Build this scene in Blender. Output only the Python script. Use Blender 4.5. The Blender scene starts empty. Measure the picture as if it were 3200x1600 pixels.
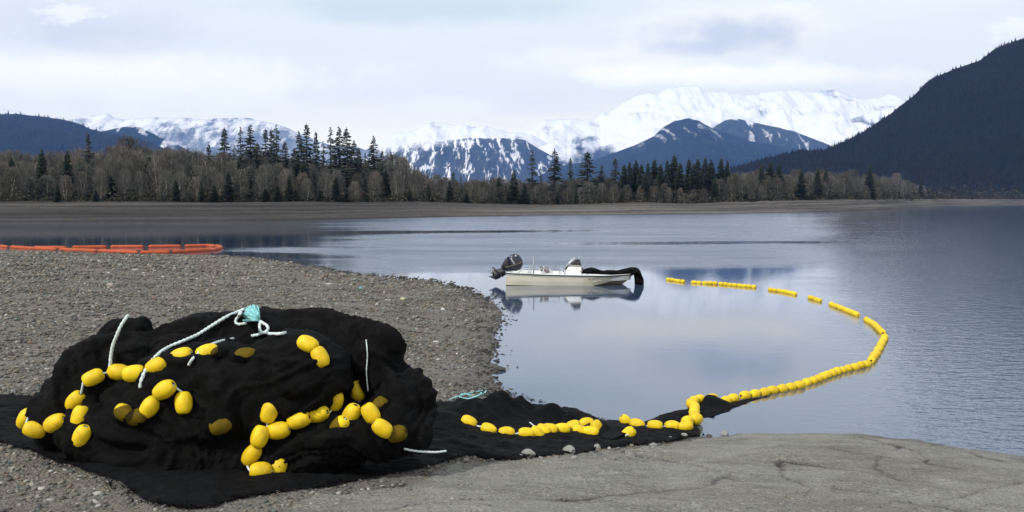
import bpy, math, random
import numpy as np
from mathutils import Vector, Matrix
from mathutils.bvhtree import BVHTree

SC = bpy.context.scene
COL = SC.collection
random.seed(7)
RNG = np.random.default_rng(11)
R = math.radians

# ------------------------------------------------------------------ camera
CAMZ, FPX, PITCH = 3.0, 2770.0, R(-3.47)          # focal length in pixels of the 3200 px wide photograph
cam = bpy.data.cameras.new('camera')
cam.sensor_width = 36.0
cam.lens = FPX / 3200.0 * 36.0
cam.clip_start, cam.clip_end = 0.1, 80000.0
camo = bpy.data.objects.new('camera', cam)
COL.objects.link(camo)
camo.location = (0, 0, CAMZ)
camo.rotation_euler = (R(90) + PITCH, 0, 0)
SC.camera = camo

# ------------------------------------------------------------------ sun, sky, exposure
SUN_DIR = Vector((-0.52, -0.50, 0.69)).normalized()
SUN_STRENGTH = 3.4
sun = bpy.data.lights.new('sun', 'SUN')
sun.energy, sun.angle, sun.color = SUN_STRENGTH, R(0.6), (1.0, 0.965, 0.91)
suno = bpy.data.objects.new('sun', sun)
COL.objects.link(suno)
suno.rotation_euler = SUN_DIR.to_track_quat('Z', 'Y').to_euler()
suno.location = (-20, -20, 40)
HAZE_DENSITY = 0.000071
HAZE_COLOR = (0.18, 0.39, 0.96)

SC.view_settings.view_transform = 'Standard'
SC.view_settings.look = 'None'
SC.view_settings.exposure = 0.0
SC.view_settings.gamma = 1.0
SC.view_settings.use_curve_mapping = False
SC.render.engine = 'CYCLES'
cy = SC.cycles
cy.use_denoising = True
cy.max_bounces = 6
cy.diffuse_bounces = 3
cy.glossy_bounces = 3
cy.transparent_max_bounces = 8
cy.volume_bounces = 0
cy.sample_clamp_indirect = 6.0


class NT:
    """small node-graph helper"""
    def __init__(s, tree):
        s.t = tree

    def n(s, typ, ins=None, **props):
        nd = s.t.nodes.new(typ)
        for k, v in props.items():
            setattr(nd, k, v)
        for k, v in (ins or {}).items():
            sock = nd.inputs[k]
            if isinstance(v, bpy.types.NodeSocket):
                s.t.links.new(v, sock)
            else:
                sock.default_value = v
        return nd

    def math(s, op, a, b=None, c=None, clamp=False):
        ins = {0: a}
        if b is not None:
            ins[1] = b
        if c is not None:
            ins[2] = c
        return s.n('ShaderNodeMath', ins, operation=op, use_clamp=clamp).outputs[0]

    def mix(s, f, a, b, mode='MIX'):
        nd = s.n('ShaderNodeMix', data_type='RGBA', blend_type=mode)
        for i, v in ((0, f), (6, a), (7, b)):
            if isinstance(v, bpy.types.NodeSocket):
                s.t.links.new(v, nd.inputs[i])
            else:
                nd.inputs[i].default_value = v if i == 0 or len(v) == 4 else (*v, 1)
        return nd.outputs[2]

    def ramp(s, f, stops, interp='LINEAR'):
        nd = s.n('ShaderNodeValToRGB', {0: f})
        nd.color_ramp.interpolation = interp
        el = nd.color_ramp.elements
        while len(el) < len(stops):
            el.new(0.5)
        for e, (p, c) in zip(el, stops):
            e.position = p
            e.color = (*c, 1) if not isinstance(c, (int, float)) else (c, c, c, 1)
        return nd.outputs[0]

    def smooth(s, v, a, b, lo=0.0, hi=1.0):
        return s.n('ShaderNodeMapRange', {0: v, 1: a, 2: b, 3: lo, 4: hi}, interpolation_type='SMOOTHSTEP').outputs[0]

    def noise(s, vec, scale, detail=4.0, rough=0.5, dist=0.0, out=0):
        return s.n('ShaderNodeTexNoise', {'Vector': vec, 'Scale': scale, 'Detail': detail, 'Roughness': rough,
                                          'Distortion': dist}).outputs[out]

    def mapping(s, vec, scale=(1, 1, 1), loc=(0, 0, 0), rot=(0, 0, 0)):
        return s.n('ShaderNodeMapping', {'Vector': vec, 'Scale': scale, 'Location': loc, 'Rotation': rot}).outputs[0]


def build_world():
    w = bpy.data.worlds.new('World')
    SC.world = w
    w.use_nodes = True
    w.node_tree.nodes.clear()
    g = NT(w.node_tree)
    d = g.n('ShaderNodeTexCoord').outputs['Generated']
    sx = g.n('ShaderNodeSeparateXYZ', {0: d})
    x, y, z = sx.outputs
    sky = g.n('ShaderNodeTexSky', sky_type='NISHITA', sun_disc=False, sun_elevation=math.asin(SUN_DIR.z),
              sun_rotation=math.atan2(SUN_DIR.x, SUN_DIR.y), air_density=1.0, dust_density=1.5, ozone_density=1.0)
    bg_sky = g.n('ShaderNodeBackground', {'Color': sky.outputs[0], 'Strength': 0.11})
    # cloud layer: the direction is projected on a flat layer overhead, so clouds shrink toward the horizon
    zz = g.math('ADD', g.math('MAXIMUM', z, 0.0), 0.16)
    px = g.math('DIVIDE', x, zz)
    py = g.math('DIVIDE', y, zz)
    pv = g.n('ShaderNodeCombineXYZ', {0: px, 1: py, 2: 0.0}).outputs[0]
    n1 = g.noise(g.mapping(pv, (0.55, 0.8, 1), (3.1, 1.7, 0)), 1.0, 6, 0.55, 0.3)
    n2 = g.noise(g.mapping(pv, (1.6, 2.1, 1), (7.3, 0.4, 2)), 1.0, 6, 0.6, 0.5)
    # azimuth / elevation of the view direction (forward half only)
    yy = g.math('MAXIMUM', y, 0.02)
    az = g.math('DIVIDE', x, yy)
    el = g.math('DIVIDE', z, yy)
    wob = g.n('ShaderNodeCombineXYZ', {0: az, 1: el, 2: 0.0}).outputs[0]
    nw = g.math('SUBTRACT', g.noise(wob, 9.0, 6, 0.6), 0.5)
    nw2 = g.math('SUBTRACT', g.noise(g.mapping(wob, (1, 1.6, 1), (5, 2, 0)), 14.0, 6, 0.62), 0.5)

    nw3 = g.math('SUBTRACT', g.noise(g.mapping(wob, (1, 2.2, 1), (2, 7, 0)), 38.0, 6, 0.65, 0.4), 0.5)

    def blob(ppx, ppy, sx_, sy_, amp=0.8):
        ca, ce = (ppx - 1600) / FPX, (632 - ppy) / FPX
        da = g.math('DIVIDE', g.math('SUBTRACT', az, ca), sx_ / FPX)
        de = g.math('DIVIDE', g.math('SUBTRACT', el, ce), sy_ / FPX)
        r = g.math('SQRT', g.math('ADD', g.math('MULTIPLY', da, da), g.math('MULTIPLY', de, de)))
        r = g.math('ADD', r, g.math('MULTIPLY', nw, amp * 1.6))
        r = g.math('ADD', r, g.math('MULTIPLY', nw2, amp * 1.1))
        if sx_ < 150:
            r = g.math('ADD', r, g.math('MULTIPLY', nw3, 3.2))
        return g.smooth(r, 1.15, 0.25)
    WHITE = (1.06, 1.08, 1.10)
    GREY = (1.02, 1.03, 1.06)
    base = g.mix(g.smooth(n1, 0.36, 0.66), (0.86, 0.92, 0.98), (1.0, 1.02, 1.02))
    base = g.mix(g.math('MULTIPLY', g.smooth(n2, 0.45, 0.75), 0.45), base, (0.76, 0.79, 0.90))
    # brighter band low over the horizon
    base = g.mix(g.smooth(z, 0.42, 0.10), base, (1.33, 1.35, 1.25))
    base = g.mix(g.smooth(z, 0.17, 0.03, 0.0, 1.0), base, (1.98, 1.84, 1.40))
    base = g.mix(g.math('MULTIPLY', g.smooth(n2, 0.45, 0.75), 0.22), base, (1.15, 1.13, 1.08))
    for (bx, by, w_, h_, c, f, a) in [
            (300, 250, 900, 120, (1.95, 1.86, 1.50), 0.6, 0.7),
            (1950, 200, 520, 60, (1.8, 1.7, 1.36), 0.35, 0.8),
            (1350, 30, 700, 70, (0.88, 1.01, 0.97), 0.75, 0.6),
            (330, 110, 420, 90, GREY, 0.5, 1.0),
            (60, 60, 330, 100, GREY, 0.35, 0.9),
            (1100, 360, 420, 60, (1.66, 1.58, 1.30), 0.5, 0.5),
            (2290, 105, 330, 95, (1.50, 1.44, 1.22), 0.7, 0.9),
            (2270, 110, 250, 70, (0.90, 0.94, 1.0), 0.9, 1.1),
            (2190, 155, 170, 40, (0.92, 0.96, 1.02), 0.75, 1.1),
            (2490, 35, 70, 28, (1.4, 1.4, 1.36), 0.6, 1.1),
            (240, 48, 120, 32, (1.5, 1.48, 1.38), 0.75, 1.1),
            (2300, 240, 620, 45, (2.1, 1.96, 1.5), 0.5, 0.9),
            (1400, 335, 170, 40, (1.75, 1.72, 1.65), 0.5, 0.9),
            (3170, 90, 110, 45, (1.5, 1.5, 1.48), 0.7, 1.0)]:
        base = g.mix(g.math('MULTIPLY', blob(bx, by, w_, h_, a), f), base, c)
    bg_cloud = g.n('ShaderNodeBackground', {'Color': base, 'Strength': 1.0})
    cover = g.smooth(g.math('ADD', n1, g.math('MULTIPLY', n2, 0.5)), 0.45, 0.75, 0.90, 1.0)
    mixs = g.n('ShaderNodeMixShader', {0: cover, 1: bg_sky.outputs[0], 2: bg_cloud.outputs[0]})
    g.n('ShaderNodeOutputWorld', {0: mixs.outputs[0]})
    w.cycles.sampling_method = 'MANUAL'
    w.cycles.sample_map_resolution = 512


build_world()

# ------------------------------------------------------------------ pixel rays
_cp, _sp = math.cos(PITCH), math.sin(PITCH)


def ray(px, py):
    """direction of the sight line of photograph pixel (px, py), scaled so that y = 1"""
    u, v = (px - 1600) / FPX, (800 - py) / FPX
    dx, dy, dz = u, _cp - v * _sp, _sp + v * _cp
    return Vector((dx / dy, 1.0, dz / dy))


def on_z(px, py, z=0.0):
    d = ray(px, py)
    t = (z - CAMZ) / d.z
    return Vector((d.x * t, t, z))


def at_y(px, py, Y):
    d = ray(px, py)
    return Vector((d.x * Y, Y, CAMZ + d.z * Y))


# ------------------------------------------------------------------ numpy noise
def _hash(ix, iy, iz, seed):
    h = (ix.astype(np.int64) * 374761393 + iy.astype(np.int64) * 668265263 + iz.astype(np.int64) * 2147483647
         + seed * 1274126177) & 0xFFFFFFFF
    h = ((h ^ (h >> 13)) * 1274126177) & 0xFFFFFFFF
    h = h ^ (h >> 16)
    return (h & 0xFFFFFF) / float(0xFFFFFF)


def noise3(x, y, z, seed=0):
    x, y, z = np.broadcast_arrays(np.asarray(x, float), np.asarray(y, float), np.asarray(z, float))
    fx, fy, fz = np.floor(x), np.floor(y), np.floor(z)
    ux, uy, uz = x - fx, y - fy, z - fz
    ux, uy, uz = (u * u * u * (u * (u * 6 - 15) + 10) for u in (ux, uy, uz))
    r = 0
    for i in (0, 1):
        for j in (0, 1):
            for k in (0, 1):
                r = r + _hash(fx + i, fy + j, fz + k, seed) * (ux if i else 1 - ux) * (uy if j else 1 - uy) * (uz if k else 1 - uz)
    return r * 2 - 1


def noise2(x, y, seed=0):
    x, y = np.broadcast_arrays(np.asarray(x, float), np.asarray(y, float))
    fx, fy = np.floor(x), np.floor(y)
    ux, uy = x - fx, y - fy
    ux, uy = (u * u * u * (u * (u * 6 - 15) + 10) for u in (ux, uy))
    r = 0
    zero = np.zeros_like(fx)
    for i in (0, 1):
        for j in (0, 1):
            r = r + _hash(fx + i, fy + j, zero, seed) * (ux if i else 1 - ux) * (uy if j else 1 - uy)
    return r * 2 - 1


def fbm2(x, y, oct=4, seed=0, gain=0.5):
    a, r, f = 1.0, 0, 1.0
    for o in range(oct):
        r = r + a * noise2(x * f + 17.3 * o, y * f - 9.1 * o, seed + o)
        a *= gain
        f *= 2.03
    return r


def ridged2(x, y, oct=4, seed=0, gain=0.5):
    a, r, f = 1.0, 0, 1.0
    for o in range(oct):
        r = r + a * (1 - 2 * np.abs(noise2(x * f + 11.7 * o, y * f + 5.1 * o, seed + o)))
        a *= gain
        f *= 2.07
    return r


def smoothstep(a, b, v):
    t = np.clip((np.asarray(v, float) - a) / np.where(np.abs(np.asarray(b - a)) < 1e-9, 1e-9, b - a), 0, 1)
    return t * t * (3 - 2 * t)


# ------------------------------------------------------------------ mesh helpers
def fastmesh(name, V, F):
    V = np.ascontiguousarray(V, np.float32)
    F = np.ascontiguousarray(F, np.int32)
    me = bpy.data.meshes.new(name)
    me.vertices.add(len(V))
    me.vertices.foreach_set('co', V.ravel())
    n, k = F.shape
    me.loops.add(n * k)
    me.loops.foreach_set('vertex_index', F.ravel())
    me.polygons.add(n)
    me.polygons.foreach_set('loop_start', np.arange(0, n * k, k, dtype=np.int32))
    me.update(calc_edges=True)
    return me


def vcol(me, name, C):
    C = np.asarray(C, np.float32)
    if C.ndim == 1:
        a = me.attributes.new(name, 'FLOAT', 'POINT')
        a.data.foreach_set('value', np.ascontiguousarray(C))
    else:
        a = me.attributes.new(name, 'FLOAT_COLOR', 'POINT')
        if C.shape[1] == 3:
            C = np.concatenate([C, np.ones((len(C), 1), np.float32)], 1)
        a.data.foreach_set('color', np.ascontiguousarray(C).ravel())


def shade(me, smooth=True):
    me.polygons.foreach_set('use_smooth', np.full(len(me.polygons), smooth, dtype=bool))


def tag(o, label=None, cat=None, group=None, kind=None):
    for k, v in (('label', label), ('category', cat), ('group', group), ('kind', kind)):
        if v:
            o[k] = v
    return o


def link(name, me, parent=None, loc=None):
    o = bpy.data.objects.new(name, me)
    COL.objects.link(o)
    if parent is not None:
        o.parent = parent
    if loc is not None:
        o.location = loc
    return o


def empty(name, loc=(0, 0, 0), rz=0.0):
    o = bpy.data.objects.new(name, None)
    o.empty_display_size = 0.2
    COL.objects.link(o)
    o.location = loc
    o.rotation_euler = (0, 0, rz)
    return o


def grid_faces(nu, nv, mask=None):
    """quads of a (nu, nv) vertex grid, row major u"""
    i = np.arange(nu * nv).reshape(nu, nv)
    q = np.stack([i[:-1, :-1], i[1:, :-1], i[1:, 1:], i[:-1, 1:]], -1)
    if mask is not None:
        return q[mask]
    return q.reshape(-1, 4)


def compact(V, F, *attrs):
    used = np.unique(F)
    m = np.full(len(V), -1, np.int64)
    m[used] = np.arange(len(used))
    return (V[used], m[F]) + tuple(a[used] for a in attrs)


class MB:
    """collects simple shapes into one mesh"""
    def __init__(s):
        s.v, s.f, s.m, s.sm = [], [], [], []

    def add(s, V, F, mi=0, smooth=True):
        o = len(s.v)
        s.v += [tuple(p) for p in V]
        for f in F:
            s.f.append([o + i for i in f])
            s.m.append(mi)
            s.sm.append(smooth)

    def box(s, c, d, mi=0, taper=1.0):
        x, y, z = (q / 2 for q in d)
        V = []
        for k, t in ((-1, 1.0), (1, taper)):
            for i, j in ((-1, -1), (1, -1), (1, 1), (-1, 1)):
                V.append((c[0] + i * x * t, c[1] + j * y * t, c[2] + k * z))
        s.add(V, [(3, 2, 1, 0), (4, 5, 6, 7), (0, 1, 5, 4), (1, 2, 6, 5), (2, 3, 7, 6), (3, 0, 4, 7)], mi, False)

    def tube(s, pts, rad, n=8, mi=0, twist=0.0, lobes=0, amp=0.0, sy=1.0):
        pts = [Vector(p) for p in pts]
        m = len(pts)
        rr = rad if hasattr(rad, '__len__') else [rad] * m
        V, F = [], []
        up = Vector((0, 0, 1))
        dist = 0.0
        for i, p in enumerate(pts):
            t = (pts[min(i + 1, m - 1)] - pts[max(i - 1, 0)])
            t = t.normalized() if t.length > 1e-9 else Vector((1, 0, 0))
            if i:
                dist += (p - pts[i - 1]).length
            a = t.cross(up)
            if a.length < 0.05:
                a = t.cross(Vector((0, 1, 0)))
            a.normalize()
            b = a.cross(t).normalized()
            for k in range(n):
                th = 2 * math.pi * k / n
                r = rr[i] * (1 + amp * math.cos(lobes * (th - twist * dist)))
                V.append(p + a * (r * math.cos(th) * sy) + b * (r * math.sin(th)))
        for i in range(m - 1):
            for k in range(n):
                F.append((i * n + k, i * n + (k + 1) % n, (i + 1) * n + (k + 1) % n, (i + 1) * n + k))
        V.append(pts[0]); V.append(pts[-1])
        for k in range(n):
            F.append((m * n, (k + 1) % n, k))
            F.append((m * n + 1, (m - 1) * n + k, (m - 1) * n + (k + 1) % n))
        s.add(V, F, mi, True)

    def lathe(s, prof, n=16, mi=0):
        """profile of (x, r) turned round the x axis"""
        V, F = [], []
        for (x, r) in prof:
            for k in range(n):
                a = 2 * math.pi * k / n
                V.append((x, r * math.cos(a), r * math.sin(a)))
        m = len(prof)
        for i in range(m - 1):
            for k in range(n):
                F.append((i * n + k, (i + 1) * n + k, (i + 1) * n + (k + 1) % n, i * n + (k + 1) % n))
        F.append(tuple(range(n)))
        F.append(tuple((m - 1) * n + k for k in reversed(range(n))))
        s.add(V, F, mi, True)

    def prism(s, poly, w, bev=0.0, y0=0.0, mi=0, smooth=True):
        """(x, z) outline with a rounded rim, w wide across y"""
        n = len(poly)
        cx, cz = sum(p[0] for p in poly) / n, sum(p[1] for p in poly) / n
        size = max(max(p[0] for p in poly) - min(p[0] for p in poly), max(p[1] for p in poly) - min(p[1] for p in poly))
        k = max(0.3, 1 - 2.2 * bev / size)
        lay = [(-w / 2, k), (-w / 2 + bev * 0.35, (1 + k) / 2 + (1 - k) * 0.25), (-w / 2 + bev, 1.0), (w / 2 - bev, 1.0),
               (w / 2 - bev * 0.35, (1 + k) / 2 + (1 - k) * 0.25), (w / 2, k)] if bev > 0 else [(-w / 2, 1.0), (w / 2, 1.0)]
        V, F = [], []
        for (yy, sc) in lay:
            for (px_, pz_) in poly:
                V.append((cx + (px_ - cx) * sc, y0 + yy, cz + (pz_ - cz) * sc))
        m = len(lay)
        for i in range(m - 1):
            for j in range(n):
                F.append((i * n + j, i * n + (j + 1) % n, (i + 1) * n + (j + 1) % n, (i + 1) * n + j))
        F.append(tuple(reversed(range(n))))
        F.append(tuple((m - 1) * n + j for j in range(n)))
        s.add(V, F, mi, smooth and bev > 0)

    def ball(s, c, r, n=10, mi=0):
        V, F = [], []
        m = n // 2 + 1
        for i in range(m):
            a = math.pi * i / (m - 1)
            for k in range(n):
                b = 2 * math.pi * k / n
                V.append((c[0] + r[0] * math.sin(a) * math.cos(b), c[1] + r[1] * math.sin(a) * math.sin(b), c[2] + r[2] * math.cos(a)))
        for i in range(m - 1):
            for k in range(n):
                F.append((i * n + k, (i + 1) * n + k, (i + 1) * n + (k + 1) % n, i * n + (k + 1) % n))
        s.add(V, F, mi, True)

    def mesh(s, name, mats):
        me = bpy.data.meshes.new(name)
        me.from_pydata(s.v, [], s.f)
        for m in (mats if isinstance(mats, (list, tuple)) else [mats]):
            me.materials.append(m)
        me.polygons.foreach_set('material_index', s.m)
        me.polygons.foreach_set('use_smooth', s.sm)
        me.update()
        return me

    def build(s, name, mats, parent=None):
        return link(name, s.mesh(name, mats), parent)


# ------------------------------------------------------------------ materials
def new_mat(name):
    m = bpy.data.materials.new(name)
    m.use_nodes = True
    m.node_tree.nodes.clear()
    g = NT(m.node_tree)
    out = g.n('ShaderNodeOutputMaterial')
    return m, g, out


def simple(name, col, rough=0.6, var=0.15, scale=12.0, metal=0.0, bump=0.0, bscale=40.0, spec=0.5, sheen=0.0, dirt=None):
    m, g, out = new_mat(name)
    oc = g.n('ShaderNodeTexCoord').outputs['Object']
    nz = g.noise(oc, scale, 5, 0.6)
    c = g.mix(g.smooth(nz, 0.3, 0.7), tuple(q * (1 - var) for q in col), tuple(min(1, q * (1 + var)) for q in col))
    if dirt:
        c = g.mix(g.smooth(g.noise(oc, scale * 0.4, 6, 0.7, 0.6), 0.5, 0.75, 0, dirt[1]), c, dirt[0])
    ins = {'Base Color': c, 'Roughness': rough, 'Metallic': metal, 'Specular IOR Level': spec}
    p = g.n('ShaderNodeBsdfPrincipled', ins)
    if sheen:
        p.inputs['Sheen Weight'].default_value = sheen
    if bump:
        b = g.n('ShaderNodeBump', {'Height': g.noise(oc, bscale, 4, 0.6), 'Strength': bump, 'Distance': 0.01})
        m.node_tree.links.new(b.outputs[0], p.inputs['Normal'])
    m.node_tree.links.new(p.outputs[0], out.inputs[0])
    return m


def attr(g, name, out='Color'):
    return g.n('ShaderNodeAttribute', attribute_name=name).outputs[out]


def mat_ground(name, tone, paved):
    m, g, out = new_mat(name)
    P = g.n('ShaderNodeTexCoord').outputs['Object']
    v = g.n('ShaderNodeTexVoronoi', {'Vector': P, 'Scale': 34.0 if paved else 30.0, 'Randomness': 1.0})
    v2 = g.n('ShaderNodeTexVoronoi', {'Vector': P, 'Scale': 85.0 if paved else 75.0})
    big = g.noise(P, 0.55, 5, 0.6)
    mid = g.noise(P, 3.5, 6, 0.65)
    cell = g.n('ShaderNodeSeparateColor', {0: v.outputs['Color']})
    cell2 = g.n('ShaderNodeSeparateColor', {0: v2.outputs['Color']})
    k = 1.25 if paved else 1.4
    c1 = g.mix(cell.outputs[0], tuple(q * (1 - k * 0.5) for q in tone), tuple(q * (1 + k * 0.75) for q in tone))
    c1 = g.mix(g.math('MULTIPLY', g.smooth(cell.outputs[1], 0.6, 1.0), 0.5), c1, (tone[0] * 1.1, tone[1] * 0.82, tone[2] * 0.62))
    c1 = g.mix(g.math('MULTIPLY', g.smooth(cell.outputs[2], 0.65, 1.0), 0.5), c1, (tone[0] * 0.75, tone[1] * 0.95, tone[2] * 0.98))
    c2 = g.mix(cell2.outputs[0], tuple(q * 0.45 for q in tone), tuple(q * 1.55 for q in tone))
    c = g.mix(0.5, c1, c2)
    c = g.mix(g.smooth(big, 0.35, 0.68, 0.0, 0.55), c, (tone[0] * 0.72, tone[1] * 0.66, tone[2] * 0.50), 'MIX')
    c = g.mix(g.smooth(mid, 0.38, 0.7, 0.0, 0.35), c, tuple(q * 1.35 for q in tone))
    if paved:
        st = g.noise(g.mapping(P, (0.6, 2.6, 1), (2, 1, 0), (0, 0, 0.25)), 1.6, 6, 0.65, 0.6)
        c = g.mix(g.smooth(st, 0.52, 0.72, 0.0, 0.6), c, (0.085, 0.078, 0.068))
        st2 = g.noise(g.mapping(P, (1.2, 3.4, 1), (6, 3, 0), (0, 0, -0.15)), 3.0, 6, 0.7, 0.4)
        c = g.mix(g.smooth(st2, 0.40, 0.66, 0.0, 0.5), c, tuple(q * 0.62 for q in tone))
    c = g.mix(attr(g, 'dirt', 'Fac'), c, (0.045, 0.038, 0.032))
    # wet darkening at the water's edge
    wet = attr(g, 'wet', 'Fac')
    c = g.mix(g.math('MULTIPLY', wet, 0.62), c, (0.03, 0.028, 0.025))
    h = g.math('ADD', g.math('MULTIPLY', v.outputs['Distance'], -0.5), g.math('MULTIPLY', mid, 0.6))
    h = g.math('ADD', h, g.math('MULTIPLY', v2.outputs['Distance'], -0.3))
    if paved:
        h = g.math('ADD', g.math('MULTIPLY', h, 0.6), g.math('MULTIPLY', g.noise(P, 26.0, 5, 0.75), 1.3))
        wornp = g.noise(g.mapping(P, (1, 1.5, 1), (1, 8, 0)), 0.9, 5, 0.6, 0.5)
        c = g.mix(g.smooth(wornp, 0.42, 0.62, 0.0, 0.42), c, tuple(q * 1.55 for q in tone))
        grit = g.noise(P, 48.0, 3, 0.8)
        c = g.mix(1.0, c, g.ramp(grit, [(0.32, 0.55), (0.68, 1.40)]), 'MULTIPLY')
    b = g.n('ShaderNodeBump', {'Height': h, 'Strength': 0.9 if paved else 1.0, 'Distance': 0.03 if paved else 0.04})
    rough = g.math('SUBTRACT', 0.92, g.math('MULTIPLY', wet, 0.45))
    p = g.n('ShaderNodeBsdfPrincipled', {'Base Color': c, 'Roughness': rough, 'Normal': b.outputs[0], 'Specular IOR Level': 0.3})
    m.node_tree.links.new(p.outputs[0], out.inputs[0])
    return m


def mat_attr(name, rough=0.9, mult=None, detail=None, bump=0.0, spec=0.3):
    """colour comes from the mesh's own 'col' attribute, roughened by a fine noise"""
    m, g, out = new_mat(name)
    P = g.n('ShaderNodeTexCoord').outputs['Object']
    c = attr(g, 'col')
    if detail:
        nz = g.noise(P, detail[0], 5, 0.65)
        c = g.mix(1.0, c, g.ramp(nz, [(0.25, 1 - detail[1]), (0.75, 1 + detail[1])]), 'MULTIPLY')
    p = g.n('ShaderNodeBsdfPrincipled', {'Base Color': c, 'Roughness': rough, 'Specular IOR Level': spec})
    if bump:
        b = g.n('ShaderNodeBump', {'Height': g.noise(P, detail[0] if detail else 30, 4, 0.6), 'Strength': bump, 'Distance': 0.02})
        m.node_tree.links.new(b.outputs[0], p.inputs['Normal'])
    m.node_tree.links.new(p.outputs[0], out.inputs[0])
    return m


def mat_mountain(name, forest, rock, snow=(0.93, 0.93, 0.93), fscale=0.02, snow_on=True):
    m, g, out = new_mat(name)
    P = g.n('ShaderNodeTexCoord').outputs['Object']
    nf = g.noise(P, fscale, 6, 0.7)
    nc = g.noise(P, fscale * 0.16, 5, 0.6)
    c = g.mix(g.smooth(nf, 0.35, 0.65), tuple(q * 0.65 for q in forest), tuple(q * 1.35 for q in forest))
    c = g.mix(g.smooth(nc, 0.42, 0.66, 0, 0.55), c, rock)
    if snow_on:
        s = attr(g, 'snow', 'Fac')
        s = g.math('ADD', s, g.math('MULTIPLY', g.math('SUBTRACT', nf, 0.5), 0.9))
        s = g.math('ADD', s, g.math('MULTIPLY', g.math('SUBTRACT', nc, 0.5), 0.25))
        c = g.mix(g.smooth(s, 0.22, 0.80), c, snow)
    b = g.n('ShaderNodeBump', {'Height': nf, 'Strength': 0.7, 'Distance': 0.35 / fscale})
    p = g.n('ShaderNodeBsdfPrincipled', {'Base Color': c, 'Roughness': 0.9, 'Specular IOR Level': 0.1, 'Normal': b.outputs[0]})
    m.node_tree.links.new(p.outputs[0], out.inputs[0])
    return m


def mat_water():
    m, g, out = new_mat('lake_water')
    P = g.n('ShaderNodeTexCoord').outputs['Object']
    sep = g.n('ShaderNodeSeparateXYZ', {0: P})
    X, Y = sep.outputs[0], sep.outputs[1]
    # breeze: lanes of ruffled water across the open part of the lake, calm in the lee of the left shore
    wob = g.math('SUBTRACT', g.noise(g.mapping(P, (0.012, 0.05, 1), (3, 1, 0)), 1.0, 4, 0.6), 0.5)
    wob2 = g.math('SUBTRACT', g.noise(g.mapping(P, (0.035, 0.16, 1), (9, 4, 0), (0, 0, 0.12)), 1.0, 5, 0.65), 0.5)
    lane = g.math('ADD', g.math('SUBTRACT', Y, g.math('MULTIPLY', X, 0.22)), g.math('MULTIPLY', wob, 26.0))
    bear = g.math('ADD', g.math('DIVIDE', X, g.math('MAXIMUM', Y, 1.0)), g.math('ADD', g.math('MULTIPLY', wob, 0.10), g.math('MULTIPLY', wob2, 0.16)))
    open_ = g.smooth(bear, -0.27, -0.12)
    ruff = g.smooth(g.math('ADD', lane, g.math('MULTIPLY', wob2, 8.0)), 35.0, 44.0)
    calm1 = g.math('MULTIPLY', g.smooth(lane, 79.0, 88.0, 0.0, 0.9), g.smooth(lane, 101.0, 91.0))
    calm1 = g.math('MULTIPLY', calm1, g.smooth(bear, 0.16, -0.06))
    calm2 = g.math('MULTIPLY', g.smooth(lane, 62.0, 64.0), g.smooth(lane, 69.0, 66.0))
    calm2 = g.math('MULTIPLY', calm2, g.smooth(bear, 0.02, 0.12, 0.0, 0.7))
    ruff = g.math('MULTIPLY', ruff, g.math('SUBTRACT', 1.0, g.math('MAXIMUM', calm1, calm2)))
    ruff = g.math('MULTIPLY', g.math('MULTIPLY', ruff, open_), g.smooth(bear, 0.42, 0.26))
    spur = g.math('MULTIPLY', g.smooth(g.math('ADD', Y, g.math('MULTIPLY', wob2, 6.0)), 52.0, 54.5), g.smooth(g.math('ADD', Y, g.math('MULTIPLY', wob2, 6.0)), 61.0, 57.5))
    spur = g.math('MULTIPLY', g.math('MULTIPLY', spur, g.smooth(bear, -0.36, -0.26)), g.smooth(bear, 0.05, -0.10))
    ruff = g.math('MAXIMUM', ruff, g.math('MULTIPLY', spur, 0.8))
    right = g.smooth(bear, 0.30, 0.50)
    lvl = g.smooth(wob2, -0.12, 0.14, 0.55, 1.0)
    amt = g.math('MAXIMUM', g.math('MULTIPLY', g.math('MULTIPLY', ruff, lvl), 0.10), g.math('MULTIPLY', right, 0.20))
    amt = g.math('ADD', amt, 0.012)
    r1 = g.noise(g.mapping(P, (5.0, 8.0, 1), (0, 0, 0), (0, 0, 0.35)), 1.0, 3, 0.6, 0.3)
    r2 = g.noise(g.mapping(P, (1.7, 3.2, 1), (4, 0, 0), (0, 0, 0.25)), 1.0, 3, 0.55, 0.3)
    h = g.math('ADD', g.math('MULTIPLY', r1, 0.45), g.math('MULTIPLY', r2, 0.55))
    b = g.n('ShaderNodeBump', {'Height': h, 'Strength': amt, 'Distance': 0.13})
    body = g.mix(g.smooth(g.noise(P, 0.06, 3, 0.5), 0.35, 0.65), (0.034, 0.060, 0.108), (0.041, 0.067, 0.116))
    p = g.n('ShaderNodeBsdfPrincipled', {'Base Color': body, 'Roughness': g.math('ADD', 0.03, g.math('MAXIMUM', g.math('MULTIPLY', ruff, g.math('MULTIPLY', lvl, 0.40)), g.math('MULTIPLY', right, 0.05))), 'IOR': 1.8, 'Normal': b.outputs[0]})
    m.node_tree.links.new(p.outputs[0], out.inputs[0])
    return m


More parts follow.
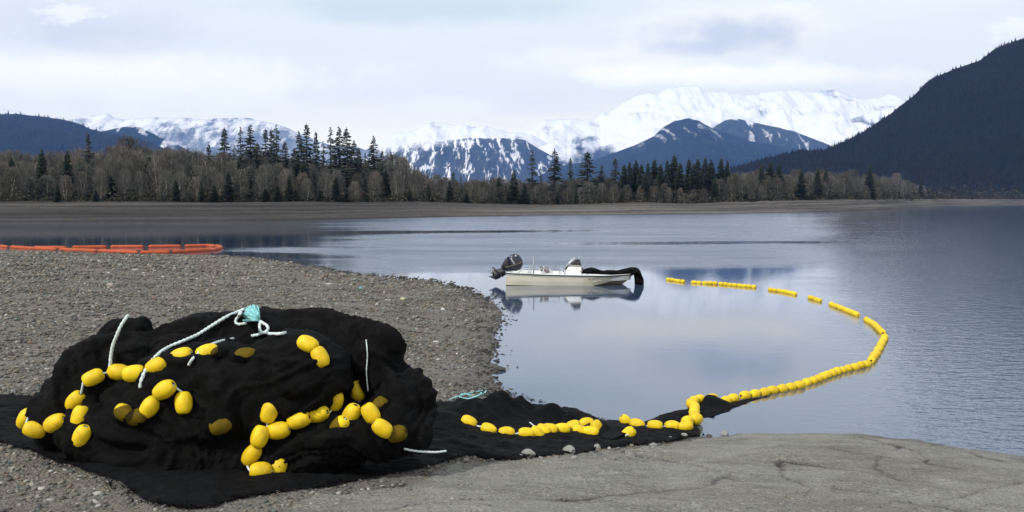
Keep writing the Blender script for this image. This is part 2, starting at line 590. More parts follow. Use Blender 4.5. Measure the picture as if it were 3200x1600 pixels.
def mat_net(name, col=(0.0034, 0.0036, 0.0040), transp=0.0):
    m, g, out = new_mat(name)
    P = g.n('ShaderNodeTexCoord').outputs['Object']
    nz = g.noise(P, 7.0, 6, 0.65, 0.4)
    c = g.mix(g.smooth(nz, 0.4, 0.75), tuple(q * 0.7 for q in col), tuple(q * 1.9 for q in col))
    weave = g.n('ShaderNodeTexVoronoi', {'Vector': P, 'Scale': 130.0}).outputs['Distance']
    fold = g.noise(g.mapping(P, (1, 1, 2.5)), 16.0, 5, 0.65, 1.2)
    h = g.math('ADD', g.math('MULTIPLY', fold, 1.0), g.math('MULTIPLY', weave, 0.12))
    b = g.n('ShaderNodeBump', {'Height': h, 'Strength': 0.6, 'Distance': 0.02})
    p = g.n('ShaderNodeBsdfPrincipled', {'Base Color': c, 'Roughness': 0.85, 'Specular IOR Level': 0.10, 'Normal': b.outputs[0], 'Sheen Weight': 0.006, 'Sheen Roughness': 0.35})
    sh = p.outputs[0]
    if transp:
        t = g.n('ShaderNodeBsdfTransparent')
        sh = g.n('ShaderNodeMixShader', {0: transp, 1: sh, 2: t.outputs[0]}).outputs[0]
    m.node_tree.links.new(sh, out.inputs[0])
    return m


M_BEACH = mat_ground('beach_gravel', (0.148, 0.136, 0.117), False)
M_RAMP = mat_ground('worn_ramp', (0.215, 0.209, 0.182), True)
M_STONE = mat_attr('pebble_stone', 0.85, detail=(60.0, 0.25))
M_WATER = mat_water()
M_NET = mat_net('black_netting')
M_HEAP = mat_net('black_netting_heaped', (0.0034, 0.0033, 0.0032))
M_VEIL = mat_net('thin_netting', (0.0034, 0.0033, 0.0032), transp=0.40)
M_FLOAT = simple('yellow_float', (0.77, 0.53, 0.006), 0.55, 0.12, 9.0, bump=0.12, bscale=60, spec=0.35, dirt=((0.36, 0.21, 0.02), 0.6))
def vary_by_object(m, lo, hi):
    """each object of the material gets its own share of fading"""
    g = NT(m.node_tree)
    p = [n for n in m.node_tree.nodes if n.type == 'BSDF_PRINCIPLED'][0]
    src = p.inputs['Base Color'].links[0].from_socket
    rnd = g.n('ShaderNodeObjectInfo').outputs['Random']
    k = g.ramp(rnd, [(0.0, lo), (1.0, hi)])
    m.node_tree.links.new(g.mix(1.0, src, k, 'MULTIPLY'), p.inputs['Base Color'])


vary_by_object(M_FLOAT, (0.86, 0.83, 0.9), (1.03, 1.05, 1.3))
M_HOLE = simple('float_hole', (0.05, 0.03, 0.01), 0.9)
M_ROPE = simple('pale_rope', (0.60, 0.68, 0.66), 0.8, 0.12, 30, bump=0.3, bscale=120)
M_TEAL = simple('frayed_teal', (0.26, 0.58, 0.58), 0.85, 0.25, 40)
M_BOOM = simple('orange_fabric', (0.39, 0.068, 0.014), 0.75, 0.12, 3.0, bump=0.2, bscale=8, dirt=((0.36, 0.10, 0.05), 0.5))
M_DARK = simple('dark_fitting', (0.04, 0.025, 0.02), 0.6)

# ------------------------------------------------------------------ near shore: terrain
SHORE_PX = [(0, 782), (200, 787), (437, 795), (677, 797), (807, 806), (944, 824), (1093, 855), (1242, 866), (1366, 876), (1466, 907),
            (1540, 944), (1571, 975), (1559, 1018), (1540, 1056), (1553, 1074), (1522, 1099), (1565, 1155), (1546, 1192),
            (1545, 1217), (1640, 1262), (1760, 1303), (1900, 1333), (2050, 1348), (2150, 1366), (2200, 1368), (2330, 1360),
            (2500, 1361), (2700, 1366), (2850, 1385), (3000, 1410), (3200, 1442)]
_s = [on_z(*p) for p in SHORE_PX]
LAND = np.array([(-140.0, 66.0), (-70.0, 60.0)] + [(p.x, p.y) for p in _s] + [(9.5, 8.6), (20, 5.5), (60, 0), (70, -40), (-140, -40)])


def inside(poly, X, Y):
    r = np.zeros(np.shape(X), bool)
    n = len(poly)
    for i in range(n):
        x1, y1 = poly[i]
        x2, y2 = poly[(i + 1) % n]
        c = ((y1 > Y) != (y2 > Y))
        with np.errstate(divide='ignore', invalid='ignore'):
            xi = (x2 - x1) * (Y - y1) / (y2 - y1 if y2 != y1 else 1e-12) + x1
        r ^= c & (X < xi)
    return r


def seg_dist(pts, X, Y, closed=False):
    d = np.full(np.shape(X), 1e9)
    n = len(pts)
    for i in range(n if closed else n - 1):
        x1, y1 = pts[i]
        x2, y2 = pts[(i + 1) % n]
        ex, ey = x2 - x1, y2 - y1
        L = ex * ex + ey * ey + 1e-12
        t = np.clip(((X - x1) * ex + (Y - y1) * ey) / L, 0, 1)
        d = np.minimum(d, np.hypot(X - x1 - t * ex, Y - y1 - t * ey))
    return d


def shore_signed(X, Y):
    d = seg_dist(LAND, X, Y, True)
    s = np.where(inside(LAND, X, Y), d, -d)
    w = np.clip(np.asarray(Y) / 18.0, 0.35, 1.4)
    return s + w * (0.16 * noise2(X * 1.6, Y * 1.6, 5) + 0.09 * noise2(X * 4.7, Y * 4.7, 6)) * np.exp(-np.abs(s) / 1.2)


def ground_z(X, Y):
    X, Y = np.asarray(X, float), np.asarray(Y, float)
    s = shore_signed(X, Y)
    k = smoothstep(11, 34, Y)
    slope = 0.125 * (1 - k) + 0.05 * k
    H = 2.0 * (1 - k) + 0.6 * k
    z = np.where(s > 0, H * (1 - np.exp(-slope * np.maximum(s, 0) / H)), 0.13 * np.minimum(s, 0))
    z = np.maximum(z, -0.9)
    land = smoothstep(0.0, 1.5, s)
    z = z + land * (0.035 * fbm2(X * 0.6, Y * 0.6, 3, 21) + 0.012 * fbm2(X * 3.1, Y * 3.1, 3, 22))
    z = z + 0.006 * (1 - land) * noise2(X * 3, Y * 3, 23)
    return z


def gz1(x, y):
    return float(ground_z(np.array([x]), np.array([y]))[0])


def on_ground(px, py, lift=0.0):
    d = ray(px, py)
    lo = 2.0
    hi = None
    ys = np.concatenate([np.linspace(2.5, 20, 351), np.linspace(20.2, 90, 350)])
    g_ = ground_z(d.x * ys, ys) + lift
    zz = CAMZ + d.z * ys
    idx = np.nonzero(zz <= g_)[0]
    if len(idx) == 0:
        return on_z(px, py, 0.0)
    i = max(1, idx[0])
    a, b = zz[i - 1] - g_[i - 1], zz[i] - g_[i]
    t = a / (a - b) if a != b else 0.5
    y = ys[i - 1] + (ys[i] - ys[i - 1]) * t
    return Vector((d.x * y, y, CAMZ + d.z * y))


def stretch(a, b, dense, lo, hi, grow=1.16, start=None):
    mid = np.arange(a, b + 1e-6, dense)
    out = list(mid)
    st, x = dense, a
    pre = []
    while x > lo:
        st *= grow
        x -= st
        pre.append(x)
    st, x = dense, b
    post = []
    while x < hi:
        st *= grow
        x += st
        post.append(x)
    return np.array(pre[::-1] + out + post)


RAMP_PX = [(850, 1612), (1000, 1575), (1130, 1535), (1320, 1487), (1500, 1452), (1720, 1438), (1900, 1418), (2040, 1396), (2180, 1376), (2280, 1364)]
_r = [on_ground(*p) for p in RAMP_PX]
RAMP = np.array([(0.0, -6.0), (-1.0, 2.0)] + [(p.x, p.y) for p in _r] + [(2.6, 11.6), (4.5, 11.7), (6.5, 10.8), (9.5, 8.9), (14, 7.0), (14, -6)])
CRACK_PX = [[(2180, 1474), (2289, 1480), (2363, 1488), (2447, 1494), (2512, 1515), (2531, 1534), (2522, 1548)],
            [(2447, 1494), (2438, 1460), (2442, 1443), (2559, 1460), (2689, 1480), (2790, 1490)],
            [(2512, 1515), (2633, 1532), (2700, 1540), (2780, 1560)],
            [(2601, 1404), (2689, 1420), (2754, 1425), (2801, 1411), (2810, 1399), (2689, 1369)],
            [(2754, 1425), (2736, 1460), (2750, 1483), (2824, 1508)],
            [(1960, 1549), (2093, 1541), (2224, 1518), (2289, 1480)],
            [(2815, 1571), (2908, 1581), (3001, 1557), (3094, 1529), (3210, 1508)],
            [(2908, 1581), (2960, 1592), (3025, 1604)], [(3001, 1557), (3071, 1576), (3140, 1580)],
            [(1990, 1428), (2070, 1441), (2186, 1460), (2289, 1480)],
            [(2904, 1394), (3006, 1408), (3062, 1432), (3180, 1460)],
            [(2810, 1399), (2870, 1420), (2905, 1455), (2990, 1470)],
            [(1150, 1600), (1400, 1570), (1650, 1560), (1960, 1549)]]
CRACKS = [[tuple(on_ground(*q))[:2] for q in c] for c in CRACK_PX]


def build_shore():
    xs = stretch(-4.8, 7.0, 0.028, -90, 45, 1.13)
    ys = stretch(4.2, 13.2, 0.026, -9, 75, 1.10)
    X, Y = np.meshgrid(xs, ys, indexing='ij')
    Z = ground_z(X, Y)
    S = shore_signed(X, Y)
    rin = inside(RAMP, X + 0.18 * noise2(X * 1.3, Y * 1.3, 61) + 0.09 * noise2(X * 5, Y * 5, 62),
                 Y + 0.16 * noise2(X * 1.3, Y * 1.3, 63) + 0.09 * noise2(X * 5, Y * 5, 64))
    # cracks: grooves in the ramp, filled with dark dirt
    cd = np.full(X.shape, 9.0)
    wx = X + 0.030 * noise2(X * 4, Y * 4, 71) + 0.020 * noise2(X * 15, Y * 15, 73)
    wy = Y + 0.030 * noise2(X * 4, Y * 4, 72) + 0.020 * noise2(X * 15, Y * 15, 74)
    for c in CRACKS:
        cd = np.minimum(cd, seg_dist(c, wx, wy))
    wid = 0.023 + 0.016 * noise2(X * 2.2, Y * 2.2, 75)
    groove = np.exp(-(cd / np.maximum(wid, 0.012)) ** 2)
    fine = ridged2(wx * 0.9, wy * 0.9, 1, 77)
    thin = smoothstep(0.955, 0.99, fine) * 0.7
    groove = groove * np.clip(.85 + .6 * noise2(X * 1.7, Y * 1.7, 80), .30, 1)
    step = 0.012 * noise2(X * 0.8, Y * 0.8, 78)
    Zr = Z + np.where(rin, 0.012 + step - 0.022 * groove, 0)
    halo = np.exp(-(cd / 0.13) ** 2) * (0.25 + 0.25 * noise2(X * 7, Y * 7, 79))
    dirt = np.clip(np.where(rin, groove * 0.95 + np.clip(halo, 0, 1) * 0.35, 0), 0, 1)
    wn = noise2(X * 2.3, Y * 2.3, 65)
    wet = np.where(rin, smoothstep(0.16 + .1 * wn, 0.0, S) * .9, smoothstep(np.clip(0.8 + .6 * wn, .15, 2), 0.0, S) * .9)
    V = np.stack([X, Y, Zr], -1).reshape(-1, 3)
    fm = rin[:-1, :-1]
    keep = Z[:-1, :-1] > -0.85
    for nm, msk, mt in (('beach', ~fm & keep, M_BEACH), ('boat_ramp', fm & keep, M_RAMP)):
        F = grid_faces(len(xs), len(ys), msk)
        V2, F2, d2, w2 = compact(V, F, dirt.ravel(), wet.ravel())
        me = fastmesh(nm, V2, F2)
        vcol(me, 'dirt', d2)
        vcol(me, 'wet', w2)
        shade(me)
        me.materials.append(mt)
        tag(link(nm, me), kind='structure')


build_shore()

# lake: one sheet out to the far shores
lv, lf = [], []
lx = np.array([-8000, -2000, -600, -150, -40, 0, 40, 150, 600, 2000, 8000.0])
ly = np.array([-60, 0, 20, 60, 200, 600, 1500, 3500, 6000.0])
LX, LY = np.meshgrid(lx, ly, indexing='ij')
me = fastmesh('lake', np.stack([LX, LY, LX * 0], -1).reshape(-1, 3), grid_faces(len(lx), len(ly)))
me.materials.append(M_WATER)
tag(link('lake', me), kind='structure')

# ------------------------------------------------------------------ far shore
FAR_PX = [(-1500, 694), (0, 693), (400, 691), (700, 690), (1000, 687), (1200, 683), (1400, 678), (1700, 673), (2000, 671), (2300, 668),
          (2520, 663), (2655, 659), (2760, 654), (2860, 648), (2960, 644.5), (3200, 641), (4200, 640.5)]
TOP_PX = [(-1500, 631), (0, 631), (1000, 631), (1400, 632), (1540, 637), (1700, 640), (1900, 637), (2020, 634), (2150, 637), (2300, 632),
          (2500, 626), (2700, 622), (2900, 621), (3200, 622), (4200, 622)]


def ip(tab, px):
    a = np.array(tab)
    return np.interp(px, a[:, 0], a[:, 1])


def shore_y(px):
    """depth (world y) of the far waterline on the bearing of pixel column px"""
    py = ip(FAR_PX, px)
    v = (800 - py) / FPX
    dz = (_sp + v * _cp) / (_cp - v * _sp)
    return -CAMZ / dz


def bank_y(px):
    return shore_y(px) * 1.10 + 4


def bank_z(px):
    py = ip(TOP_PX, px)
    v = (800 - py) / FPX
    dz = (_sp + v * _cp) / (_cp - v * _sp)
    return np.maximum(CAMZ + dz * bank_y(px), 1.9)


def bearing(px, Y):
    """world x on the bearing of column px at depth Y (near the horizon line)"""
    v = (800 - 632) / FPX
    return (np.asarray(px) - 1600) / FPX / (_cp - v * _sp) * Y


M_BANK = mat_attr('drawdown_bank', 0.95, detail=(0.9, 0.30))


def build_far_shore():
    px = np.linspace(-1500, 4200, 720)
    t = np.concatenate([np.linspace(-0.05, 1.0, 46), np.array([1.08, 1.25, 1.6, 2.4, 4.5])])
    rest = np.array([1.0])
    PX, T = np.meshgrid(px, t, indexing='ij')
    Y0, Y1 = shore_y(PX), bank_y(PX)
    Y = Y0 + (Y1 - Y0) * T
    X = bearing(PX, Y)
    top = bank_z(PX)
    n = fbm2(X * 0.03, Y * 0.2, 4, 31)
    z = top * np.clip(T, -0.2, 1) ** 0.85 if False else top * np.where(T < 0, T, np.sin(np.clip(T, 0, 1) * math.pi / 2) ** 0.9)
    terr = 0.10 * np.sin(T * 26 + 3 * noise2(X * 0.01, 0 * X, 33)) * (T > 0.03) * (T < 1)
    Z = z + terr + 0.10 * n * smoothstep(0, 0.1, T) * (T < 1.05)
    lip = smoothstep(0.93, 0.985, T) * (T < 1.05)
    # own colours of the bank: mud and gravel strata, dead grass at the lip
    st = fbm2(X * 0.012, T * 9.0, 4, 35, 0.6)
    st2 = fbm2(X * 0.05, T * 26.0, 3, 36, 0.6)
    mud = np.array([0.022, 0.0195, 0.017])
    pale = np.array([0.056, 0.050, 0.044])
    grass = np.array([0.13, 0.115, 0.065])
    litter = np.array([0.36, 0.33, 0.29])
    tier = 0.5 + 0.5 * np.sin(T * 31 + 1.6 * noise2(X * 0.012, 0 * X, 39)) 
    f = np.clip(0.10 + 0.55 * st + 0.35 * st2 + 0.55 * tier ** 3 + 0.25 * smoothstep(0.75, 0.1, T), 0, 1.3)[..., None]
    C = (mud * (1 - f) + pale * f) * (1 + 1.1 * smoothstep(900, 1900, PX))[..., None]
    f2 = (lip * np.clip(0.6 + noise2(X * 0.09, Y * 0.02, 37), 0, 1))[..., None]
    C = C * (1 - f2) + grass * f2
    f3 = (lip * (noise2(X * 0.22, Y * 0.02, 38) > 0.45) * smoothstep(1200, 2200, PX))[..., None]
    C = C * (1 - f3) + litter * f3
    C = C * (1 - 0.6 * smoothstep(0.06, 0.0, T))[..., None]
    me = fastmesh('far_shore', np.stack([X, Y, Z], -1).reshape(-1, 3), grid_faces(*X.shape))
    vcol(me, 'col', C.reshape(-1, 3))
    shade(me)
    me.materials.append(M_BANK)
    tag(link('far_shore', me), kind='structure')
    # valley floor out to the mountains
    t2 = np.geomspace(1.0, 40.0, 26)
    px = np.linspace(-1500, 4200, 160)
    PX, T = np.meshgrid(px, t2, indexing='ij')
    Y = np.minimum((shore_y(PX) + (bank_y(PX) - shore_y(PX)) * 4.4) * T, 9300)
    X = np.clip(bearing(PX, Y), -8500, 8500)
    Z = bank_z(PX) - 0.05 + 0 * X
    me = fastmesh('valley_floor', np.stack([X, Y, Z], -1).reshape(-1, 3), grid_faces(*X.shape))
    shade(me)
    me.materials.append(simple('valley_brush', (0.05, 0.045, 0.035), 0.95, 0.3, 0.02))
    tag(link('valley_floor', me), kind='structure')


build_far_shore()


# ------------------------------------------------------------------ mountains and forested hills
def mountain(name, D, ridge, foot, back, mat, nu=320, nv=46, rough=0.06, carve=0.30, seed=1, snow=None, spurs=7.0, prof=1.15,
             foot_z=3.0, jag=0.0, k=1.0):
    """a ridge line at depth D with a carved front slope of length foot and a back slope"""
    rp = np.array([(p[0], p[1]) for p in ridge], float)
    px = np.linspace(rp[0, 0], rp[-1, 0], nu)
    py = np.interp(px, rp[:, 0], rp[:, 1])
    t = np.concatenate([np.linspace(-1, 0, nv), np.linspace(0, 1, 12)[1:]])
    U, T = np.meshgrid(np.arange(nu), t, indexing='ij')
    v = (800 - py) / FPX
    dzr = (_sp + v * _cp) / (_cp - v * _sp)
    HR = (CAMZ + dzr * D) - foot_z
    xr = (px - 1600) / FPX / (_cp - v * _sp) * D
    # uneven crest
    HR = HR + jag * HR * (0.6 * ridged2(xr / 420.0, xr * 0 + seed, 3, seed + 90) - 0.2)
    L = np.where(T < 0, -T * foot, T * back)
    Yw = D + np.where(T < 0, T * foot, T * back)
    Xw = xr[:, None] * (1 + 0 * T)
    sc = max(400.0, abs(xr[-1] - xr[0]) / spurs)
    wx = Xw + 0.35 * sc * noise2(Xw / sc, Yw / sc, seed + 3)
    rid = ridged2((wx + 0.5 * Yw) / sc, (Yw - 0.3 * wx) / (sc * 1.3), 5, seed + 5, 0.5)
    a = np.abs(T)
    h = HR[:, None] * (1 - a ** prof * (1.0)) 
    h = np.where(T < 0, HR[:, None] * (1 - a) ** (1 / prof), HR[:, None] * (1 - a))
    env = np.sin(np.clip(a, 0, 1) * math.pi) ** 0.8
    h = h - carve * HR[:, None] * env * (0.55 - 0.5 * np.clip(rid, -1, 1.4)) * np.where(T < 0, 1, 0.5)
    h = h + rough * HR[:, None] * fbm2(Xw / (sc * 0.22), Yw / (sc * 0.22), 4, seed + 8) * np.clip(env + 0.12, 0, 1)
    # taper the two ends
    Z = foot_z - 1.0 + np.maximum(h, -2)
    V = np.stack([Xw, Yw, Z], -1)
    me = fastmesh(name, V.reshape(-1, 3), grid_faces(nu, len(t)))
    if snow is not None:
        s = snow(Xw / k, Yw / k, Z / k, T, HR[:, None], px[:, None] + 0 * T)
        vcol(me, 'snow', np.clip(s, -1, 2).ravel())
    shade(me)
    me.materials.append(mat)
    o = link(name, me)
    tag(o, kind='structure')
    return V, t


def streaks(X, Z, seed, fx, fz, shear=0.35):
    """avalanche chutes: narrow across the slope, long down it, leaning with the slope"""
    u = X + shear * Z
    return fbm2(u * fx, Z * fz, 3, seed, 0.55)


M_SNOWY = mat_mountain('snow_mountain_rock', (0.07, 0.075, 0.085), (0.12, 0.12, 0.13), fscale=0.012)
M_MISTED = mat_mountain('mist_paled_forest', (0.20, 0.22, 0.245), (0.30, 0.32, 0.34), fscale=0.03)  # forest and rock paled in colour to stand in for a low cloud veil
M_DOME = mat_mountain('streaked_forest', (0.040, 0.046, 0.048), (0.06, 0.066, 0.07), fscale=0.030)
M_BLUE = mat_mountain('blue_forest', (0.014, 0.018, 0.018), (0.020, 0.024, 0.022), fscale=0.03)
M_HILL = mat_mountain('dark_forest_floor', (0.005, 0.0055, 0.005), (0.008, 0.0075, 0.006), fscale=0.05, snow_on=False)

mountain('snow_mountain', 9500, [(1560, 470), (1632, 425), (1660, 404), (1684, 394), (1701, 378), (1738, 376), (1762, 373), (1783, 366), (1830, 368), (1854, 366), (1871, 354),
         (1906, 346), (1933, 332), (1960, 315), (1994, 301), (2032, 293), (2056, 298), (2083, 283), (2134, 276), (2179, 272), (2202, 289),
         (2279, 291), (2373, 289), (2412, 278), (2484, 281), (2536, 291), (2561, 283), (2612, 287), (2655, 300), (2698, 308), (2741, 313),
         (2779, 291), (2817, 304), (2860, 312), (2950, 330), (3100, 350)], 3000, 1000, M_SNOWY, 520, 70, 0.035, 0.20, 3,
         snow=lambda X, Y, Z, T, H, P: 1.02 - 0.75 * smoothstep(900, 350, Z) + 0.40 * fbm2((X + .6 * Z) / 420, (Z - .3 * X) / 300, 5, 41, .62), k=0.655, spurs=9, jag=0.035)
mountain('snow_mountain', 8600, [(1120, 500), (1178, 441), (1209, 426), (1240, 415), (1281, 407), (1309, 398), (1324, 387), (1352, 379), (1389, 387), (1411, 390),
         (1436, 382), (1458, 388), (1475, 397), (1516, 391), (1550, 404), (1591, 411), (1632, 411), (1660, 416), (1700, 440), (1760, 480), (1830, 505)],
         1900, 900, M_SNOWY, 300, 46, 0.04, 0.22, 13,
         snow=lambda X, Y, Z, T, H, P: 0.98 - 0.7 * smoothstep(760, 420, Z) + 0.36 * fbm2(X / 260, Z / 200, 5, 43, .62), k=0.729, spurs=8, jag=0.04)
mountain('forest_mountain', 7300, [(1120, 520), (1184, 462), (1247, 452), (1320, 442), (1400, 438), (1468, 430), (1520, 433), (1605, 430), (1639, 437), (1673, 458), (1725, 486), (1742, 503), (1800, 530)],
         1800, 700, M_DOME, 340, 60, 0.05, 0.26, 23,
         snow=lambda X, Y, Z, T, H, P: 0.02 + 0.60 * smoothstep(0.12, 0.55, (.75 * streaks(X, Z, 45, 1 / 42.0, 1 / 150.0) + .6 * streaks(X, Z, 46, 1 / 15.0, 1 / 45.0))) + 0.55 * smoothstep(430, 700, Z) * smoothstep(1500, 1150, P) +
         0.30 * smoothstep(1560, 1180, P) + 0.28 * smoothstep(520, 690, Z), k=0.785, spurs=6)
mountain('forest_mountain', 8600, [(2440, 470), (2484, 411), (2510, 386), (2535, 377), (2555, 385), (2572, 404), (2600, 395), (2650, 375), (2720, 350), (2790, 335), (2850, 318), (2950, 300), (3100, 290)],
         1700, 700, M_DOME, 240, 44, 0.05, 0.30, 33,
         snow=lambda X, Y, Z, T, H, P: 0.16 + 0.6 * smoothstep(0.2, 0.6, streaks(X, Z, 47, 1 / 110.0, 1 / 420.0, -0.4)) + 0.40 * smoothstep(750, 1150, Z), k=0.768, spurs=6)
mountain('forest_mountain', 6900, [(2150, 470), (2237, 392), (2267, 374), (2301, 369), (2356, 383), (2433, 398), (2484, 411), (2527, 428), (2570, 443), (2604, 458), (2700, 500), (2850, 560)],
         1550, 700, M_DOME, 260, 44, 0.045, 0.26, 43,
         snow=lambda X, Y, Z, T, H, P: 0.02 + 0.45 * smoothstep(0.35, 0.7, streaks(X, Z, 49, 1 / 70.0, 1 / 300.0, -0.3)) + 0.25 * smoothstep(650, 860, Z), k=0.775, spurs=6)
mountain('forest_mountain', 6100, [(1640, 570), (1742, 520), (1858, 500), (1912, 479), (1981, 455), (2042, 426), (2076, 395), (2110, 378), (2151, 369), (2185, 376), (2202, 387), (2228, 400),
         (2279, 417), (2331, 439), (2399, 449), (2467, 458), (2530, 480), (2640, 520), (2760, 570)],
         2100, 700, M_BLUE, 320, 50, 0.05, 0.26, 53,
         snow=lambda X, Y, Z, T, H, P: -0.05 + 0.45 * smoothstep(0.42, 0.75, streaks(X, Z, 51, 1 / 65.0, 1 / 280.0, 0.2)) * smoothstep(280, 560, Z) + 0.12 * smoothstep(520, 690, Z), k=0.824, spurs=6)
HILL_V, HILL_T = mountain('forest_hill', 1560, [(2150, 590), (2292, 522), (2399, 492), (2497, 471), (2570, 470), (2625, 449), (2698, 411), (2783, 353), (2860, 293), (2890, 259), (2916, 240),
         (2984, 212), (3060, 186), (3110, 150), (3200, 118), (3350, 60), (3600, 0), (3900, 20), (4200, 120)], 480, 400, M_HILL, 300, 60, 0.05, 0.22, 63, k=0.628, spurs=6, prof=1.1)
LEFT_V, LEFT_T = mountain('forest_hill', 3900, [(-900, 470), (-500, 400), (-200, 362), (0, 357), (47, 355), (93, 360), (155, 367), (217, 377), (258, 389), (280, 401), (311, 408), (373, 420), (470, 446), (560, 480), (700, 540)],
         1900, 700, M_HILL, 240, 46, 0.05, 0.22, 73, k=0.750, spurs=6, prof=1.1)
mountain('forest_mountain', 5200, [(200, 470), (311, 412), (388, 396), (435, 395), (460, 408), (497, 427), (543, 444), (590, 470), (700, 520), (820, 560)],
         1250, 700, M_BLUE, 200, 40, 0.05, 0.28, 83,
         snow=lambda X, Y, Z, T, H, P: 0.0 + 0.55 * smoothstep(0.32, 0.7, streaks(X, Z, 53, 1 / 80.0, 1 / 200.0, 0.3)), k=0.765, spurs=5)
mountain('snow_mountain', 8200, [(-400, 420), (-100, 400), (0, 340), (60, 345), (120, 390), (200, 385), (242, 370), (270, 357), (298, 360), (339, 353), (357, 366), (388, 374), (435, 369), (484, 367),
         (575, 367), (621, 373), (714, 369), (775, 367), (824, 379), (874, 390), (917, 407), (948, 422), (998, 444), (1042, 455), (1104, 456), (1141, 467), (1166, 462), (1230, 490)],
         2200, 900, M_MISTED, 380, 46, 0.05, 0.26, 93,
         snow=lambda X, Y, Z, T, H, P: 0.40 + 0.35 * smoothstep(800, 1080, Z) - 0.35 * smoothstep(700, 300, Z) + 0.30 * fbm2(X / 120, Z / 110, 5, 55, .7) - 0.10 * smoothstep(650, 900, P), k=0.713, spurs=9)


def hill_trees(name, V, T, count, hgt, seed, col0, col1, tmax=0.1):
    rg = np.random.default_rng(seed)
    nu, nv = V.shape[:2]
    vmax = int(np.searchsorted(T, tmax))
    fu = rg.random(count) * (nu - 1.001)
    fv = (rg.random(count) ** 0.8) * (vmax - 1.001)
    iu, iv = fu.astype(int), fv.astype(int)
    a, b = (fu - iu)[:, None], (fv - iv)[:, None]
    P = (V[iu, iv] * (1 - a) * (1 - b) + V[iu + 1, iv] * a * (1 - b) + V[iu, iv + 1] * (1 - a) * b + V[iu + 1, iv + 1] * a * b)
    h = hgt * (0.50 + 0.9 * rg.random(count) ** 1.5)
    r = h * (0.17 + 0.1 * rg.random(count))
    n = 5
    ang = rg.random((count, 1)) * 6.28 + np.arange(n) * 2 * math.pi / n
    rr = r[:, None] * (0.75 + 0.5 * rg.random((count, n)))
    ring = np.stack([P[:, None, 0] + rr * np.cos(ang), P[:, None, 1] + rr * np.sin(ang), P[:, None, 2] - 2 + 0 * rr], -1)
    tip = P + np.stack([0 * h, 0 * h, h], -1)
    Vv = np.concatenate([ring, tip[:, None]], 1)
    base = (np.arange(count) * (n + 1))[:, None, None]
    F = np.stack([np.arange(n), (np.arange(n) + 1) % n, np.full(n, n)], -1)[None] + base
    me = fastmesh(name, Vv.reshape(-1, 3), F.reshape(-1, 3))
    f = rg.random((count, 1)) ** 1.5
    C = np.array(col0) * (1 - f) + np.array(col1) * f
    vcol(me, 'col', np.repeat(C, n + 1, 0))
    me.materials.append(M_HILLTREE)
    return link(name, me)


M_HILLTREE = mat_attr('hill_conifers', 0.95, spec=0.1)
tag(hill_trees('hill_forest', HILL_V, HILL_T, 36000, 5.6, 5, (0.004, 0.0045, 0.0035), (0.017, 0.013, 0.008)), 'dark conifer forest covering the steep hill on the right', 'forest', kind='stuff')
tag(hill_trees('hill_forest', LEFT_V, LEFT_T, 13000, 13, 6, (0.012, 0.013, 0.011), (0.034, 0.028, 0.022)), 'dark conifer forest covering the rounded hill on the left', 'forest', kind='stuff')

# haze: even air round the camera and everything inside; sky stays outside
hz = MB()
hz.box((0, 4950, 658.0), (18400, 12100, 1324.0))
hm, hg, hout = new_mat('haze_air')
pv = hg.n('ShaderNodeVolumePrincipled', {'Color': (*HAZE_COLOR, 1), 'Density': HAZE_DENSITY, 'Anisotropy': 0.0})
hm.node_tree.links.new(pv.outputs[0], hout.inputs['Volume'])
hob = hz.build('haze', hm)
tag(hob, kind='stuff')

# ------------------------------------------------------------------ trees of the far bank
M_BARK = simple('alder_bark', (0.27, 0.25, 0.215), 0.9, 0.3, 0.8)
M_TWIG = simple('bare_twigs', (0.112, 0.104, 0.090), 0.95, 0.35, 0.25)
M_TWIG2 = simple('budding_twigs', (0.134, 0.118, 0.099), 0.95, 0.35, 0.25)
M_TWIG3 = simple('mossy_twigs', (0.106, 0.104, 0.086), 0.95, 0.35, 0.25)
M_CBARK = simple('conifer_bark', (0.06, 0.05, 0.045), 0.95, 0.3, 1.0)
M_CONIFER = simple('conifer_needles', (0.024, 0.033, 0.022), 0.9, 0.4, 0.35, spec=0.2)
M_CONIFER2 = simple('conifer_needles_grey', (0.042, 0.052, 0.044), 0.9, 0.4, 0.35, spec=0.2)


def ribbon(V, F, p, q, w0, w1, rg):
    d = q - p
    s = Vector((rg.uniform(-1, 1), rg.uniform(-1, 1), rg.uniform(-.3, .3))).cross(d)
    if s.length < 1e-6:
        return
    s.normalize()
    o = len(V)
    V += [tuple(p - s * w0), tuple(p + s * w0), tuple(q + s * w1), tuple(q - s * w1)]
    F.append((o, o + 1, o + 2, o + 3))


